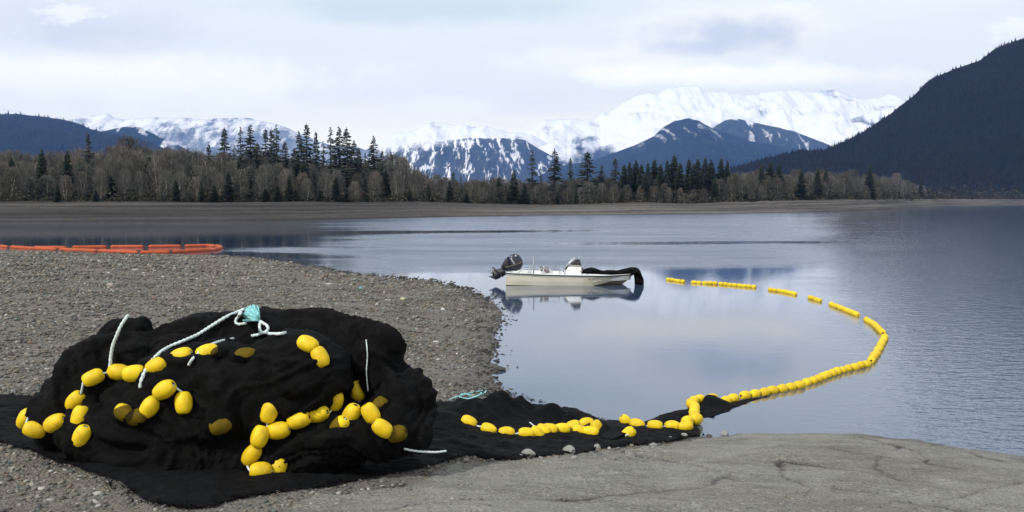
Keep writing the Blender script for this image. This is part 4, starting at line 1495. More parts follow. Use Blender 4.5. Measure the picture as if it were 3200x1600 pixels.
# ------------------------------------------------------------------ floats
def float_mesh(seed, dent):
    rg = random.Random(seed)
    b = MB()
    L, r = 0.099, 0.0755
    prof = [(-L * .90, .014), (-L * .99, .020), (-L, .030), (-L * .955, .0435), (-L * .80, .0585), (-L * .5, .0708), (-.02, r), (.02, r), (L * .5, .0708), (L * .80, .0585), (L * .955, .0435), (L, .030), (L * .99, .020), (L * .90, .014)]
    b.lathe(prof, 20)
    me = b.mesh('float', [M_FLOAT, M_HOLE])
    n = len(me.vertices)
    V = np.empty(n * 3, np.float32); me.vertices.foreach_get('co', V); V = V.reshape(-1, 3)
    k = 1 + dent * noise3(V[:, 0] * 22 + seed, V[:, 1] * 22, V[:, 2] * 22, seed)
    V[:, 1] *= k; V[:, 2] *= k
    me.vertices.foreach_set('co', V.astype(np.float32).ravel())
    me.polygons[len(me.polygons) - 1].material_index = 1
    me.polygons[len(me.polygons) - 2].material_index = 1
    for i, p in enumerate(me.polygons):
        if i < 20 or len(me.polygons) - 22 <= i < len(me.polygons) - 2:
            p.material_index = 1
    me.update()
    return me


FLOATS = [float_mesh(1, .03), float_mesh(2, .045), float_mesh(3, .06)]
frg = random.Random(21)


def put_float(root, p, axis, s=1.0):
    q = Vector(axis).normalized().to_track_quat('X', 'Z')
    o = link('float', FLOATS[frg.randrange(3)], root)
    o.rotation_mode = 'QUATERNION'
    from mathutils import Quaternion
    o.rotation_quaternion = q @ Quaternion((1, 0, 0), frg.uniform(0, 6.28))
    o.location = Vector(p) - root.location
    k = s * frg.uniform(.96, 1.04)
    o.scale = (k * frg.uniform(.95, 1.03), k, k)
    return o


def float_string(label, items, rope_pts=True, s=1.0):
    """items: (px, py, image angle, sink): floats lying on what is behind their pixel"""
    pts = []
    root = None
    R_ = Vector((1, 0, 0))
    U_ = Vector((0, -_sp, _cp))
    for (px, py, ang, sink) in items:
        p, n, d = surf(px, py)
        c = p - d * (0.055 - sink)
        if root is None:
            root = empty('float_line', c)
            tag(root, label, 'net floats')
        a = R(ang)
        ax = R_ * math.cos(a) + U_ * math.sin(a) + d * frg.uniform(-.35, .35)
        put_float(root, c, ax, s)
        pts.append((c, ax.normalized()))
    if rope_pts:
        b = MB()
        for i in range(len(pts) - 1):
            c0, a0 = pts[i]; c1, a1 = pts[i + 1]
            if a0.dot(c1 - c0) < 0: a0 = -a0
            if a1.dot(c1 - c0) < 0: a1 = -a1
            if (c1 - c0).length > .55:
                continue
            e0, e1 = c0 + a0 * .09, c1 - a1 * .09
            P = [c0, e0, (e0 + e1) / 2 + Vector((0, 0, -.008)), e1, c1]
            b.tube([q - root.location for q in P], .0105, 6)
        if b.v:
            link('rope', b.mesh('rope', M_ROPE), root)
    return root


float_string('string of yellow floats curving up the left flank of the net heap',
             [(82, 1308, 62, 0.01), (109, 1343, -12, 0), (173, 1322, 27, 0), (236, 1253, 52, 0), (291, 1180, 24, 0), (371, 1163, -6, 0), (420, 1167, 6, 0.01), (490, 1143, 24, 0.075), (567, 1112, 18, 0.105), (648, 1102, 15, 0.112)])
float_string('two half-buried yellow floats on end low on the left flank of the heap', [(250, 1302, 76, 0.09), (256, 1362, 66, 0.075)])
float_string('looped string of yellow floats sunk in the middle left of the heap', [(392, 1291, -32, 0.1), (433, 1303, 10, 0.1), (468, 1272, 56, 0.01), (514, 1218, 32, 0), (574, 1259, 92, 0.01)])
float_string('string of yellow floats zigzagging down the front centre of the heap',
             [(1048, 1254, 76, 0.09), (991, 1294, 12, 0.015), (934, 1313, 16, 0), (870, 1345, 8, 0), (842, 1286, 76, 0.075)])
float_string('yellow floats stacked at the front foot of the heap', [(812, 1364, 74, -0.03), (786, 1422, 56, 0.085), (814, 1470, 1, 0), (868, 1466, 60, 0.09)])
float_string('string of yellow floats hanging down the right front of the heap', [(1117, 1221, -72, 0), (1159, 1292, -58, 0), (1196, 1339, -35, 0.01), (1236, 1356, 12, 0.1)])
float_string('two yellow floats beside the string hanging on the right front of the heap', [(1098, 1294, 62, 0.01), (1060, 1331, 50, 0.085)])
float_string('two yellow floats showing near the top right of the heap', [(962, 1075, -24, 0.02), (1000, 1116, -64, 0.085)])
float_string('yellow floats dimly showing through netting near the middle of the heap', [(690, 1330, 20, 0.098), (1186, 1272, 60, 0.112), (770, 1112, 0, 0.108)], False)
float_string('row of yellow floats along the spread net on the shore',
             [(1465, 1319, -25, .03), (1527, 1342, -24, 0), (1583, 1353, -3, .005), (1645, 1356, -8, 0), (1678, 1354, -40, .01), (1698, 1345, -30, .02), (1718, 1343, -8, .01), (1757, 1341, 0, .01), (1791, 1331, 15, .01),
              (1833, 1323, 8, 0), (1865, 1338, -72, 0), (1846, 1351, -8, .02), (1811, 1347, -12, .01)])
float_string('yellow floats leading from the folded net flap to the bend at the water edge',
             [(1956, 1317, -50, .02), (1962, 1357, 40, .05), (1992, 1327, -20, 0), (2047, 1330, -3, 0), (2100, 1332, 0, 0), (2142, 1333, 12, 0)], s=.98)


def water_line():
    q = lambda x, y: (2000 + x / 2.221, 820 + y / 2.221)
    segs = [[q(330, 1125), q(395, 1105), q(375, 1070), q(385, 1030), q(350, 990), q(420, 962), q(500, 957)], [q(590, 960), q(645, 945)], [q(700, 930), q(1130, 848)], [q(1145, 838), q(1380, 752), q(1585, 702)], [q(1605, 685), q(1705, 515)],
            [q(1690, 492), q(1625, 430), q(1560, 390)], [q(1520, 368), q(1410, 322), q(1312, 285)], [q(1262, 268), q(1165, 240)], [q(1095, 222), q(990, 200), q(882, 185)],
            [q(820, 172), q(560, 148), q(340, 136)], [q(315, 135), q(180, 115)]]
    root = None
    rp = []
    for si, s_ in enumerate(segs):
        P = [on_z(a, b, 0.035) for a, b in s_]
        if root is None:
            root = empty('float_line', P[0])
            tag(root, 'long curved line of yellow floats on the water, from the shore bend toward the boat', 'net floats')
        L = [0.0]
        for a, b in zip(P, P[1:]):
            L.append(L[-1] + (b - a).length)
        pitch = .186 if si == 0 else .206
        if si > 1:
            rp.append(P[0] + Vector((0, 0, -.16)) - root.location)
        n = max(2, int((L[-1] - ((.2 if si < 5 else .38) if si > 1 else 0)) / pitch) + 1)
        for k in range(n):
            e_ = (.10 if si < 5 else .19) if si > 1 else .01
            t = k / (n - 1) * (L[-1] - 2 * e_) + e_
            j = max(i for i in range(len(L) - 1) if L[i] <= t + 1e-9)
            f = (t - L[j]) / (L[j + 1] - L[j])
            p = P[j].lerp(P[j + 1], f)
            ta = P[j + 1] - P[j]
            if 0 < j and f < .3:
                ta = ta.normalized() + (P[j] - P[j - 1]).normalized() * .6
            if si == 0:
                p = p + Vector((0, 0, .045 - .02 * k / n))
                p.z = max(p.z, gz1(p.x, p.y) + .075)
            p = p + Vector((frg.uniform(-.012, .012), frg.uniform(-.012, .012), frg.uniform(-.01, .006)))
            ax = ta.normalized() + Vector((frg.uniform(-.13, .13), frg.uniform(-.13, .13), frg.uniform(-.05, .05)))
            put_float(root, p, ax)
            rp.append(p - root.location)
    b = MB()
    b.tube(rp, .011, 5)
    link('rope', b.mesh('rope', M_ROPE), root)


water_line()


# netting afloat at the bend
def build_afloat():
    q = lambda x, y: (2000 + x / 2.221, 820 + y / 2.221)
    poly = [q(395, 1000), q(440, 965), q(475, 955), q(530, 962), q(600, 975), q(700, 962), q(860, 925), q(930, 915), q(800, 955), q(700, 990), q(640, 1020), q(560, 1050), q(450, 1072), q(400, 1060),
            q(330, 1075), q(240, 1095), q(150, 1118), q(160, 1100), q(60, 1108), q(100, 1085), q(200, 1082), q(300, 1058), q(350, 1040)]
    W = np.array([tuple(on_z(a, b, .01))[:2] for a, b in poly])
    xs = np.arange(W[:, 0].min() - .1, W[:, 0].max() + .1, .022)
    ys = np.arange(W[:, 1].min() - .1, W[:, 1].max() + .1, .022)
    X, Y = np.meshgrid(xs, ys, indexing='ij')
    wx = X + .04 * noise2(X * 5, Y * 5, 91) + .02 * noise2(X * 15, Y * 15, 92)
    wy = Y + .05 * noise2(X * 5, Y * 5, 93) + .02 * noise2(X * 15, Y * 15, 94)
    ins = inside(W, wx, wy)
    d = seg_dist(W, X, Y, True)
    h = on_z(*q(480, 985), .0)
    Z = .006 + smoothstep(0, .12, d) * (.012 + .015 * ridged2(X * 3, Y * 3, 3, 95)) + .13 * np.exp(-(((X - h.x) / .22) ** 2 + ((Y - h.y) / .30) ** 2)) * smoothstep(0, .08, d)
    Z = np.maximum(Z, .004)
    F = grid_faces(len(xs), len(ys), ins[:-1, :-1] & ins[1:, 1:])
    V, F = compact(np.stack([X, Y, Z], -1).reshape(-1, 3), F)
    me = fastmesh('net', V, F)
    shade(me)
    me.materials.append(M_NET)
    tag(link('net', me), 'black netting bunched on the water beside the bend of yellow floats', 'net')


build_afloat()


# folded flap of netting lying over the floats on the shore
def build_flap():
    b = MB()
    P = [(1880, 1318), (1925, 1306), (1958, 1338), (1958, 1352), (1915, 1372), (1880, 1366)]
    pts = []
    for i, (a, c) in enumerate(P):
        s_, n, d = surf(a, c)
        pts.append(s_ - d * .10)
    c = sum(pts, Vector()) / len(pts) + Vector((0, -.03, .05))
    V = pts + [c] + [p + Vector((0, .10, -.12)) for p in pts]
    n = len(pts)
    F = [(i, (i + 1) % n, n) for i in range(n)] + [(i, n + 1 + i, n + 1 + (i + 1) % n, (i + 1) % n) for i in range(n)]
    b.add(V, F, 0, False)
    o = b.build('net_flap', M_NET)
    tag(o, 'stiff dark flap of netting folded over the floats on the shore', 'net')


build_flap()


# thin layers of netting lying over the floats that only glimmer through
for (px_, py_, w_, h_) in [(690, 1330, .17, .10), (1186, 1272, .12, .12), (770, 1112, .17, .09), (1240, 1356, .11, .10), (392, 1297, .12, .09), (436, 1306, .12, .09), (1046, 1334, .08, .11), (690, 1104, .10, .07)]:
    p_, n_, d_ = surf(px_, py_)
    vb = MB()
    vb.ball((0, 0, 0), (1, 1, 1), 16)
    q_ = (-d_).to_track_quat('Z', 'Y').to_matrix()
    vb.v = [tuple(p_ - d_ * -.03 + q_ @ Vector((v[0] * w_, v[1] * h_, v[2] * .135 * (1 + .06 * math.sin(v[0] * 9) + .05 * math.sin(v[1] * 13))))) for v in vb.v]
    vb.build('net_layer', M_VEIL, HEAP)


# ------------------------------------------------------------------ ropes
def rope_pts(px_list, lift=.022, Y=None):
    P = []
    for (a, b) in px_list:
        if Y is not None:
            P.append(at_y(a, b, Y))
        else:
            s_, n, d = surf(a, b)
            q = s_ - d * lift
            if P and q.y - P[-1].y > .55:                # past the crest of the heap: stay with it
                q = at_y(a, b, P[-1].y + .06)
            P.append(q)
    return P


def rope(label, P, r=.014, parent=None, mat=None, name='rope', cat='rope', k=7):
    C = catmull(P, k)
    # resample evenly so that the strands twist evenly
    L = [0.0]
    for a, b in zip(C, C[1:]):
        L.append(L[-1] + (b - a).length)
    n = max(6, int(L[-1] / .012))
    Q, j = [], 0
    for i in range(n + 1):
        t = L[-1] * i / n
        while j < len(L) - 2 and L[j + 1] < t:
            j += 1
        f = (t - L[j]) / max(1e-9, L[j + 1] - L[j])
        Q.append(C[j].lerp(C[j + 1], min(1, f)))
    b = MB()
    o0 = Q[0] if parent is None else parent.location
    b.tube([q - o0 for q in Q], r * .88, 12, 0, twist=52.0, lobes=3, amp=.26)
    o = link(name, b.mesh(name, mat or M_ROPE), parent, Q[0] if parent is None else None)
    if parent is None:
        tag(o, label, cat)
    return o


p0, n0, d0 = surf(345, 1150)
Y1 = p0.y - .05
rope('pale rope end sticking straight up from the left shoulder of the net heap', [at_y(343, 1168, Y1 + .03), at_y(344, 1140, Y1), at_y(347, 1110, Y1), at_y(353, 1079, Y1 - .01), at_y(364, 1050, Y1 - .03), at_y(378, 1018, Y1 - .03), at_y(392, 997, Y1 - .02), at_y(401, 984, Y1 - .02)], .0155)
rope('long pale rope draped in an S over the net heap up to its top', rope_pts([(437, 1212), (446, 1177), (462, 1145), (489, 1112), (522, 1087), (571, 1066), (620, 1044), (663, 1017), (707, 990), (735, 978), (761, 967)], .03), .0165)
rope('short pale rope curving across the middle of the net heap', rope_pts([(590, 1141), (600, 1123), (620, 1104), (647, 1083), (685, 1067), (729, 1058)], .03), .013)
rope('thin white cord hanging down the right shoulder of the net heap', rope_pts([(1144, 1062), (1147, 1090), (1148, 1117), (1145, 1161), (1147, 1190), (1150, 1222)], .02), .0055)
rope('pale rope end lying on the flat net right of the heap', rope_pts([(1262, 1402), (1290, 1408), (1314, 1411), (1363, 1413), (1394, 1409)], .015), .010)
rope('teal-white tangle of rope behind the net between heap and water', rope_pts([(1405, 1249), (1440, 1236), (1470, 1228), (1500, 1222), (1518, 1218), (1512, 1230), (1480, 1238), (1450, 1230), (1435, 1240), (1462, 1246), (1495, 1236), (1505, 1226)], .03), .012, mat=M_TEAL)
rope('scrap of pale cord lying on the shore net near the row of floats', rope_pts([(1655, 1320), (1664, 1327), (1672, 1334)], .012), .008)
rope('knotted scrap of pale cord at the bottom edge of the folded net flap', rope_pts([(1955, 1362), (1963, 1356), (1968, 1352), (1962, 1360)], .06), .009)

# knotted rope with its frayed end on the top of the heap
kp = rope_pts([(813, 1005)], .05)[0]
kroot = empty('knotted_rope', kp)
tag(kroot, 'knotted pale rope with a fanned frayed teal end on top of the net heap', 'rope')
rope(None, rope_pts([(763, 963), (753, 976), (746, 987), (738, 998), (736, 1006), (744, 1013), (757, 1012), (770, 1010)], .03), .014, kroot, M_ROPE, 'strand')
rope(None, rope_pts([(814, 1004), (811, 1019), (813, 1033), (822, 1041), (832, 1036), (837, 1027), (834, 1017), (822, 1010), (814, 1004)], .045), .0145, kroot, M_ROPE, 'loop')
rope(None, rope_pts([(785, 1050), (797, 1048), (809, 1045), (822, 1039), (832, 1040), (841, 1043), (865, 1044), (880, 1042), (892, 1040)], .04), .0155, kroot, M_ROPE, 'strand')
kb = MB()
frg2 = random.Random(5)
apex = rope_pts([(812, 1002)], .05)[0] - kp
for i in range(150):
    t = frg2.random()
    a = R(100 + 82 * t)
    Lp = (46 + 10 * math.sin(t * 3.1)) * frg2.uniform(.55, 1.1)
    m_px = (kp - CAMP).length / FPX
    d_ = (kp - CAMP).normalized()
    q = apex + (Vector((1, 0, 0)) * math.cos(a) + Vector((0, .35, .94)) * math.sin(a)) * (Lp * m_px) - d_ * frg2.uniform(-.02, .05)
    mid = (apex + q) / 2 - d_ * frg2.uniform(.0, .03)
    kb.tube([apex, mid, q], [.007, .008, .004], 4)
link('frayed_end', kb.mesh('frayed_end', M_TEAL), kroot)
fb = MB()
fe = rope_pts([(1394, 1409)], .015)[0]
for i in range(16):
    fb.tube([Vector((0, 0, 0)), Vector((frg2.uniform(.02, .06), frg2.uniform(-.02, .02), frg2.uniform(-.02, .04)))], .0035, 4)
o = link('rope_fray', fb.mesh('rope_fray', M_TEAL), None, fe)
o.parent = bpy.data.objects['rope.004']
o.location = fe - bpy.data.objects['rope.004'].location


# ------------------------------------------------------------------ gravel and rocks
ICO = None


def ico():
    t = (1 + 5 ** .5) / 2
    V = np.array([(-1, t, 0), (1, t, 0), (-1, -t, 0), (1, -t, 0), (0, -1, t), (0, 1, t), (0, -1, -t), (0, 1, -t), (t, 0, -1), (t, 0, 1), (-t, 0, -1), (-t, 0, 1)], float)
    V /= np.linalg.norm(V[0])
    F = np.array([(0, 11, 5), (0, 5, 1), (0, 1, 7), (0, 7, 10), (0, 10, 11), (1, 5, 9), (5, 11, 4), (11, 10, 2), (10, 7, 6), (7, 1, 8), (3, 9, 4), (3, 4, 2), (3, 2, 6), (3, 6, 8), (3, 8, 9), (4, 9, 5), (2, 4, 11), (6, 2, 10), (8, 6, 7), (9, 8, 1)])
    return V, F


PAL = np.array([(.17, .16, .145), (.125, .12, .11), (.215, .205, .185), (.16, .135, .105), (.10, .105, .105), (.19, .165, .135), (.13, .14, .13), (.26, .25, .23), (.15, .12, .095), (.085, .08, .075)])


def build_gravel():
    rg = np.random.default_rng(9)
    bands = [(3.6, 9.0, 520, .008, .024), (9.0, 16.0, 330, .012, .034), (16.0, 30.0, 170, .017, .050), (30.0, 57.0, 42, .028, .085)]
    octV = np.array([(1, 0, 0), (-1, 0, 0), (0, 1, 0), (0, -1, 0), (0, 0, 1), (0, 0, -1)], float)
    octF = np.array([(0, 2, 4), (2, 1, 4), (1, 3, 4), (3, 0, 4), (2, 0, 5), (1, 2, 5), (3, 1, 5), (0, 3, 5)])
    VV, FF, CC = [], [], []
    off = 0
    tot = 0
    for bi, (y0, y1, den, r0, r1) in enumerate(bands):
        x0, x1 = -0.72 * y1 - 1, (1.9 if y0 >= 9 else 5.4)
        n = int((x1 - x0) * (y1 - y0) * den)
        X = rg.uniform(x0, x1, n)
        Y = rg.uniform(y0, y1, n)
        k = (X > -0.72 * Y - .8)
        cl = noise2(X * .9, Y * .9, 101) * .5 + .5
        k &= rg.random(n) < .30 + .95 * cl
        X, Y = X[k], Y[k]
        s = shore_signed(X, Y)
        k = s > -0.45 * np.clip(Y / 14, .4, 1.3)
        k &= ~(inside(NET_POLY, X, Y) & (seg_dist(NET_POLY, X, Y, True) > .03))
        rin = inside(RAMP, X, Y)
        sg = shore_signed(X, Y)
        rim = np.exp(-seg_dist(RAMP[2:12], X, Y) / .55)
        k &= ~rin | (rg.random(len(X)) < .25 + .85 * rim + .8 * smoothstep(.40, .05, sg))
        X, Y, rin, sg, rim = X[k], Y[k], rin[k], sg[k], rim[k]
        n = len(X)
        tot += n
        r = r0 + (r1 * 1.25 - r0) * rg.random(n) ** 3.2
        r = np.where(rin, r * np.clip(.5 + .6 * rim + .9 * smoothstep(.35, .05, sg), 0, 1.5), r)
        P = np.stack([X, Y, ground_z(X, Y) + np.where(rin, .01, 0)], -1)
        V0, F0 = ico() if bi < 2 else (octV, octF)
        m = len(V0)
        J = 1 + rg.normal(0, .17, (n, m))
        L = V0[None] * J[..., None] * np.stack([rg.uniform(.8, 1.5, n), rg.uniform(.65, 1.05, n), rg.uniform(.35, .75, n)], -1)[:, None]
        ti = rg.normal(0, .30, n)
        c, s_ = np.cos(ti)[:, None], np.sin(ti)[:, None]
        L = np.stack([L[..., 0] * c + L[..., 2] * s_, L[..., 1], -L[..., 0] * s_ + L[..., 2] * c], -1)
        a = rg.uniform(0, 6.283, n)
        c, s_ = np.cos(a)[:, None], np.sin(a)[:, None]
        L = np.stack([L[..., 0] * c - L[..., 1] * s_, L[..., 0] * s_ + L[..., 1] * c, L[..., 2]], -1)
        V = P[:, None] + L * r[:, None, None]
        V[..., 2] += (r * .20)[:, None]
        FF.append((F0[None] + (np.arange(n) * m)[:, None, None]).reshape(-1, 3) + off)
        VV.append(V.reshape(-1, 3))
        off += n * m
        C = PAL[rg.integers(0, len(PAL), n)] * np.array([.93, .915, .87]) * rg.uniform(.70, 1.30, (n, 1))
        pale = rg.random(n) < .025
        C[pale] = np.array([.40, .38, .35]) * rg.uniform(.7, 1.1, (pale.sum(), 1))
        wet = smoothstep(.75, -.05, shore_signed(P[:, 0], P[:, 1]) + .45 * noise2(P[:, 0] * 2.3, P[:, 1] * 2.3, 66))[:, None]
        C = np.where(rin[:, None], C * .75 + .06, C) * (1 - .68 * wet)
        CC.append(np.repeat(C, m, 0))
    me = fastmesh('gravel', np.concatenate(VV), np.concatenate(FF))
    vcol(me, 'col', np.concatenate(CC))
    me.materials.append(M_STONE)
    tag(link('gravel', me), 'loose grey and brown gravel covering the beach', 'gravel', kind='stuff')
    print('STONES', tot, sum(len(f) for f in FF))


build_gravel()


def rock(px, py, r, label, group=None, col=(.24, .23, .21), seed=0, flat=.75):
    rg = np.random.default_rng(500 + seed)
    p = on_ground(px, py)
    mb = MB()
    mb.ball((0, 0, 0), (1, 1, 1), 12)
    V = np.array(mb.v)
    n = 1 + .22 * noise3(V[:, 0] * 1.3 + seed * 7, V[:, 1] * 1.3, V[:, 2] * 1.3, 3) + .10 * noise3(V[:, 0] * 3.2, V[:, 1] * 3.2 + seed, V[:, 2] * 3.2, 4)
    V = V * n[:, None] * np.array([1.15, .9, flat]) * r
    mb.v = [tuple(v) for v in V]
    mb.sm = [False] * len(mb.sm)
    me = mb.mesh('rock', M_STONE)
    cc = np.tile(np.array(col), (len(V), 1)) * rg.uniform(.85, 1.15, (len(V), 1))
    vcol(me, 'col', cc)
    o = link('rock', me, None, p + Vector((0, 0, r * flat * .35)))
    o.rotation_euler = (0, 0, rg.uniform(0, 6.28))
    tag(o, label, 'rock', group)


G1 = 'rocks along the edge of the spread net'
rock(1650, 1428, .075, 'blocky pale grey rock against the net edge, left of the egg-shaped one', G1, seed=1)
rock(1625, 1432, .040, 'small rock touching the left side of the blocky pale rock', G1, seed=2)
rock(1777, 1418, .070, 'egg-shaped pale rock standing against the net edge', G1, seed=3, flat=1.0)
rock(1866, 1404, .050, 'pointed grey rock at the net edge below the folded flap', G1, seed=4, flat=.9)
rock(1456, 1442, .035, 'small tan rock on the gravel just below the net edge', G1, col=(.25, .22, .18), seed=5)
rock(2138, 1366, .050, 'rounded grey rock at the right tip of the spread net', G1, seed=6)
rock(2096, 1372, .036, 'flat rock left of the rounded one at the tip of the net', G1, seed=7)
rock(2265, 1360, .055, 'grey rock at the waterline of the ramp, right of the net tip', G1, seed=8)
rock(2215, 1364, .045, 'dark wet rock at the waterline between net tip and ramp', G1, col=(.07, .06, .05), seed=9, flat=.5)
rock(1965, 1391, .030, 'thin white stone flat beside the net edge', G1, col=(.5, .48, .45), seed=10, flat=.3)
G2 = 'pale stones on the beach'
rock(344, 897, .12, 'lone pale round stone on the upper beach at the left', G2, col=(.33, .28, .24), seed=11)
rock(420, 845, .11, 'long pale stone below the orange boom', G2, col=(.38, .36, .33), seed=12, flat=.4)
rock(130, 1528, .032, 'flat pale stone beside the lower left net edge', G2, col=(.36, .34, .30), seed=13, flat=.4)
rock(305, 1543, .036, 'flat pale stone on the gravel at bottom left', G2, col=(.36, .34, .30), seed=14, flat=.35)
rock(1030, 889, .11, 'pale flat stone on the middle beach', G2, col=(.36, .34, .31), seed=15, flat=.35)
rock(1258, 937, .075, 'yellowish stone on the beach left of the boat', G2, col=(.40, .36, .26), seed=16)
rock(1384, 968, .06, 'white stone on the beach near the waterline', G2, col=(.45, .44, .42), seed=17)
rock(1362, 1070, .07, 'pale flat stone on the beach right behind the heap', G2, col=(.40, .38, .35), seed=18, flat=.35)
G3 = 'wet rocks in the shallows'
rock(1622, 1218, .06, 'brown wet rock in the shallow water behind the net', G3, col=(.11, .085, .06), seed=19, flat=.5)
rock(1598, 1220, .045, 'small brown wet rock left of the larger one in the shallows', G3, col=(.11, .085, .06), seed=20, flat=.5)
rock(1560, 1156, .11, 'dark wet rock jutting from the beach into the water', G3, col=(.06, .055, .05), seed=21, flat=.45)
rock(1490, 922, .14, 'dark wet rock at the beach tip behind the boat stern', G3, col=(.07, .06, .05), seed=22, flat=.35)
rock(1510, 1095, .10, 'dark stone at the notch of the waterline', G3, col=(.07, .06, .055), seed=23, flat=.4)


# ------------------------------------------------------------------ orange containment boom
def build_boom():
    q = lambda x, y: (x / 2.862, 700 + y / 2.862)
    r = .125
    root = None
    back = [(640, 958), (985, 1288), (1322, 1622), (1648, 1930)]
    line_b = [(560, 212), (640, 210), (960, 205), (1290, 203), (1620, 199), (1860, 194), (1930, 197)]
    line_f = [(-260, 190), (0, 200), (230, 215), (500, 228), (760, 236), (1000, 246), (1250, 256), (1520, 252), (1760, 240), (1900, 232), (1942, 216)]

    def pts(line, a, b, n=14):
        A = np.array(line, float)
        out = []
        for i in range(n + 1):
            x = a + (b - a) * i / n
            y = np.interp(x, A[:, 0], A[:, 1])
            p = on_z(*q(x, y), .055)
            out.append(p)
        return out

    def section(P, nm='float_section'):
        rr = [r * .35] + [r] * (len(P) - 2) + [r * .35]
        rr = [v * (1 + .03 * math.sin(i * 1.9)) for i, v in enumerate(rr)]
        b = MB()
        b.tube([p - root.location + Vector((0, 0, .006 * math.sin(i * .9))) for i, p in enumerate(P)], rr, 10)
        # skirt seam along the tube
        link(nm, b.mesh(nm, M_BOOM), root)

    first = on_z(*q(1942, 216), .05)
    root = empty('containment_boom', first)
    tag(root, 'orange floating boom doubled back on itself at the far beach edge', 'boom')
    for a, b in back:
        section(pts(line_b, a, b))
    section(pts(line_b, 300, 600))
    cuts = [-250, 80, 520, 870, 1245, 1530, 1900]
    for a, b in zip(cuts, cuts[1:]):
        section(pts(line_f, a + 6, b - 6))
    # rounded turn at the right end
    e0, e1 = on_z(*q(1925, 196), .055), on_z(*q(1905, 232), .055)
    P = [e0.lerp(e1, t) + Vector((.45 * math.sin(math.pi * t), 0, 0)) for t in [i / 12 for i in range(13)]]
    section(P)
    cb = MB()
    for (a, b_), ln in [((955, 988), line_b), ((1286, 1325), line_b), ((1620, 1650), line_b), ((598, 642), line_b), ((505, 535), line_f), ((1232, 1258), line_f), ((1518, 1542), line_f), ((75, 88), line_f)]:
        P = pts(ln, a, b_, 2)
        c = P[1] - root.location
        cb.box((c.x, c.y, c.z - .01), ((P[2] - P[0]).length * .9, .10, .09))
    link('connectors', cb.mesh('connectors', M_DARK), root)


build_boom()


# ------------------------------------------------------------------ motor skiff
M_HULL = simple('hull_gelcoat', (0.60, 0.56, 0.45), 0.35, 0.06, 1.2, dirt=((0.42, 0.36, 0.20), 0.6))
M_BAND = simple('hull_weathered_band', (0.34, 0.35, 0.33), 0.5, 0.12, 3, dirt=((0.22, 0.22, 0.19), 0.6))
M_WHITE = simple('white_fibreglass', (0.78, 0.79, 0.77), 0.35, 0.04, 2)
M_BOTTOM = simple('hull_bottom', (0.30, 0.28, 0.20), 0.6, 0.2, 3)  # darker, browner tone on the hull faces below the chine
M_RUB = simple('black_rubrail', (0.012, 0.013, 0.018), 0.5)
M_STEEL = simple('dull_steel_tube', (0.45, 0.47, 0.50), 0.35, 0.1, 8, metal=.8)
M_MOTOR = simple('motor_cowling', (0.012, 0.014, 0.030), 0.3, 0.2, 4, spec=.6)
M_LEG = simple('motor_leg_black', (0.010, 0.011, 0.018), 0.4, 0.2, 6)
M_DECAL = simple('pale_decal', (0.62, 0.60, 0.55), 0.5)
M_CLEARD = simple('smoked_panel', (0.022, 0.028, 0.034), 0.25, 0.2, 8)
M_SEAT = simple('grey_brown_seat', (0.17, 0.15, 0.145), 0.8, 0.2, 10)
M_TAN = simple('tan_dash', (0.33, 0.30, 0.24), 0.6, 0.1, 8)
M_PROP = simple('prop_metal', (0.55, 0.56, 0.58), 0.35, 0.15, 20, metal=.6)
M_MARK = simple('dark_lettering', (0.03, 0.03, 0.035), 0.6)


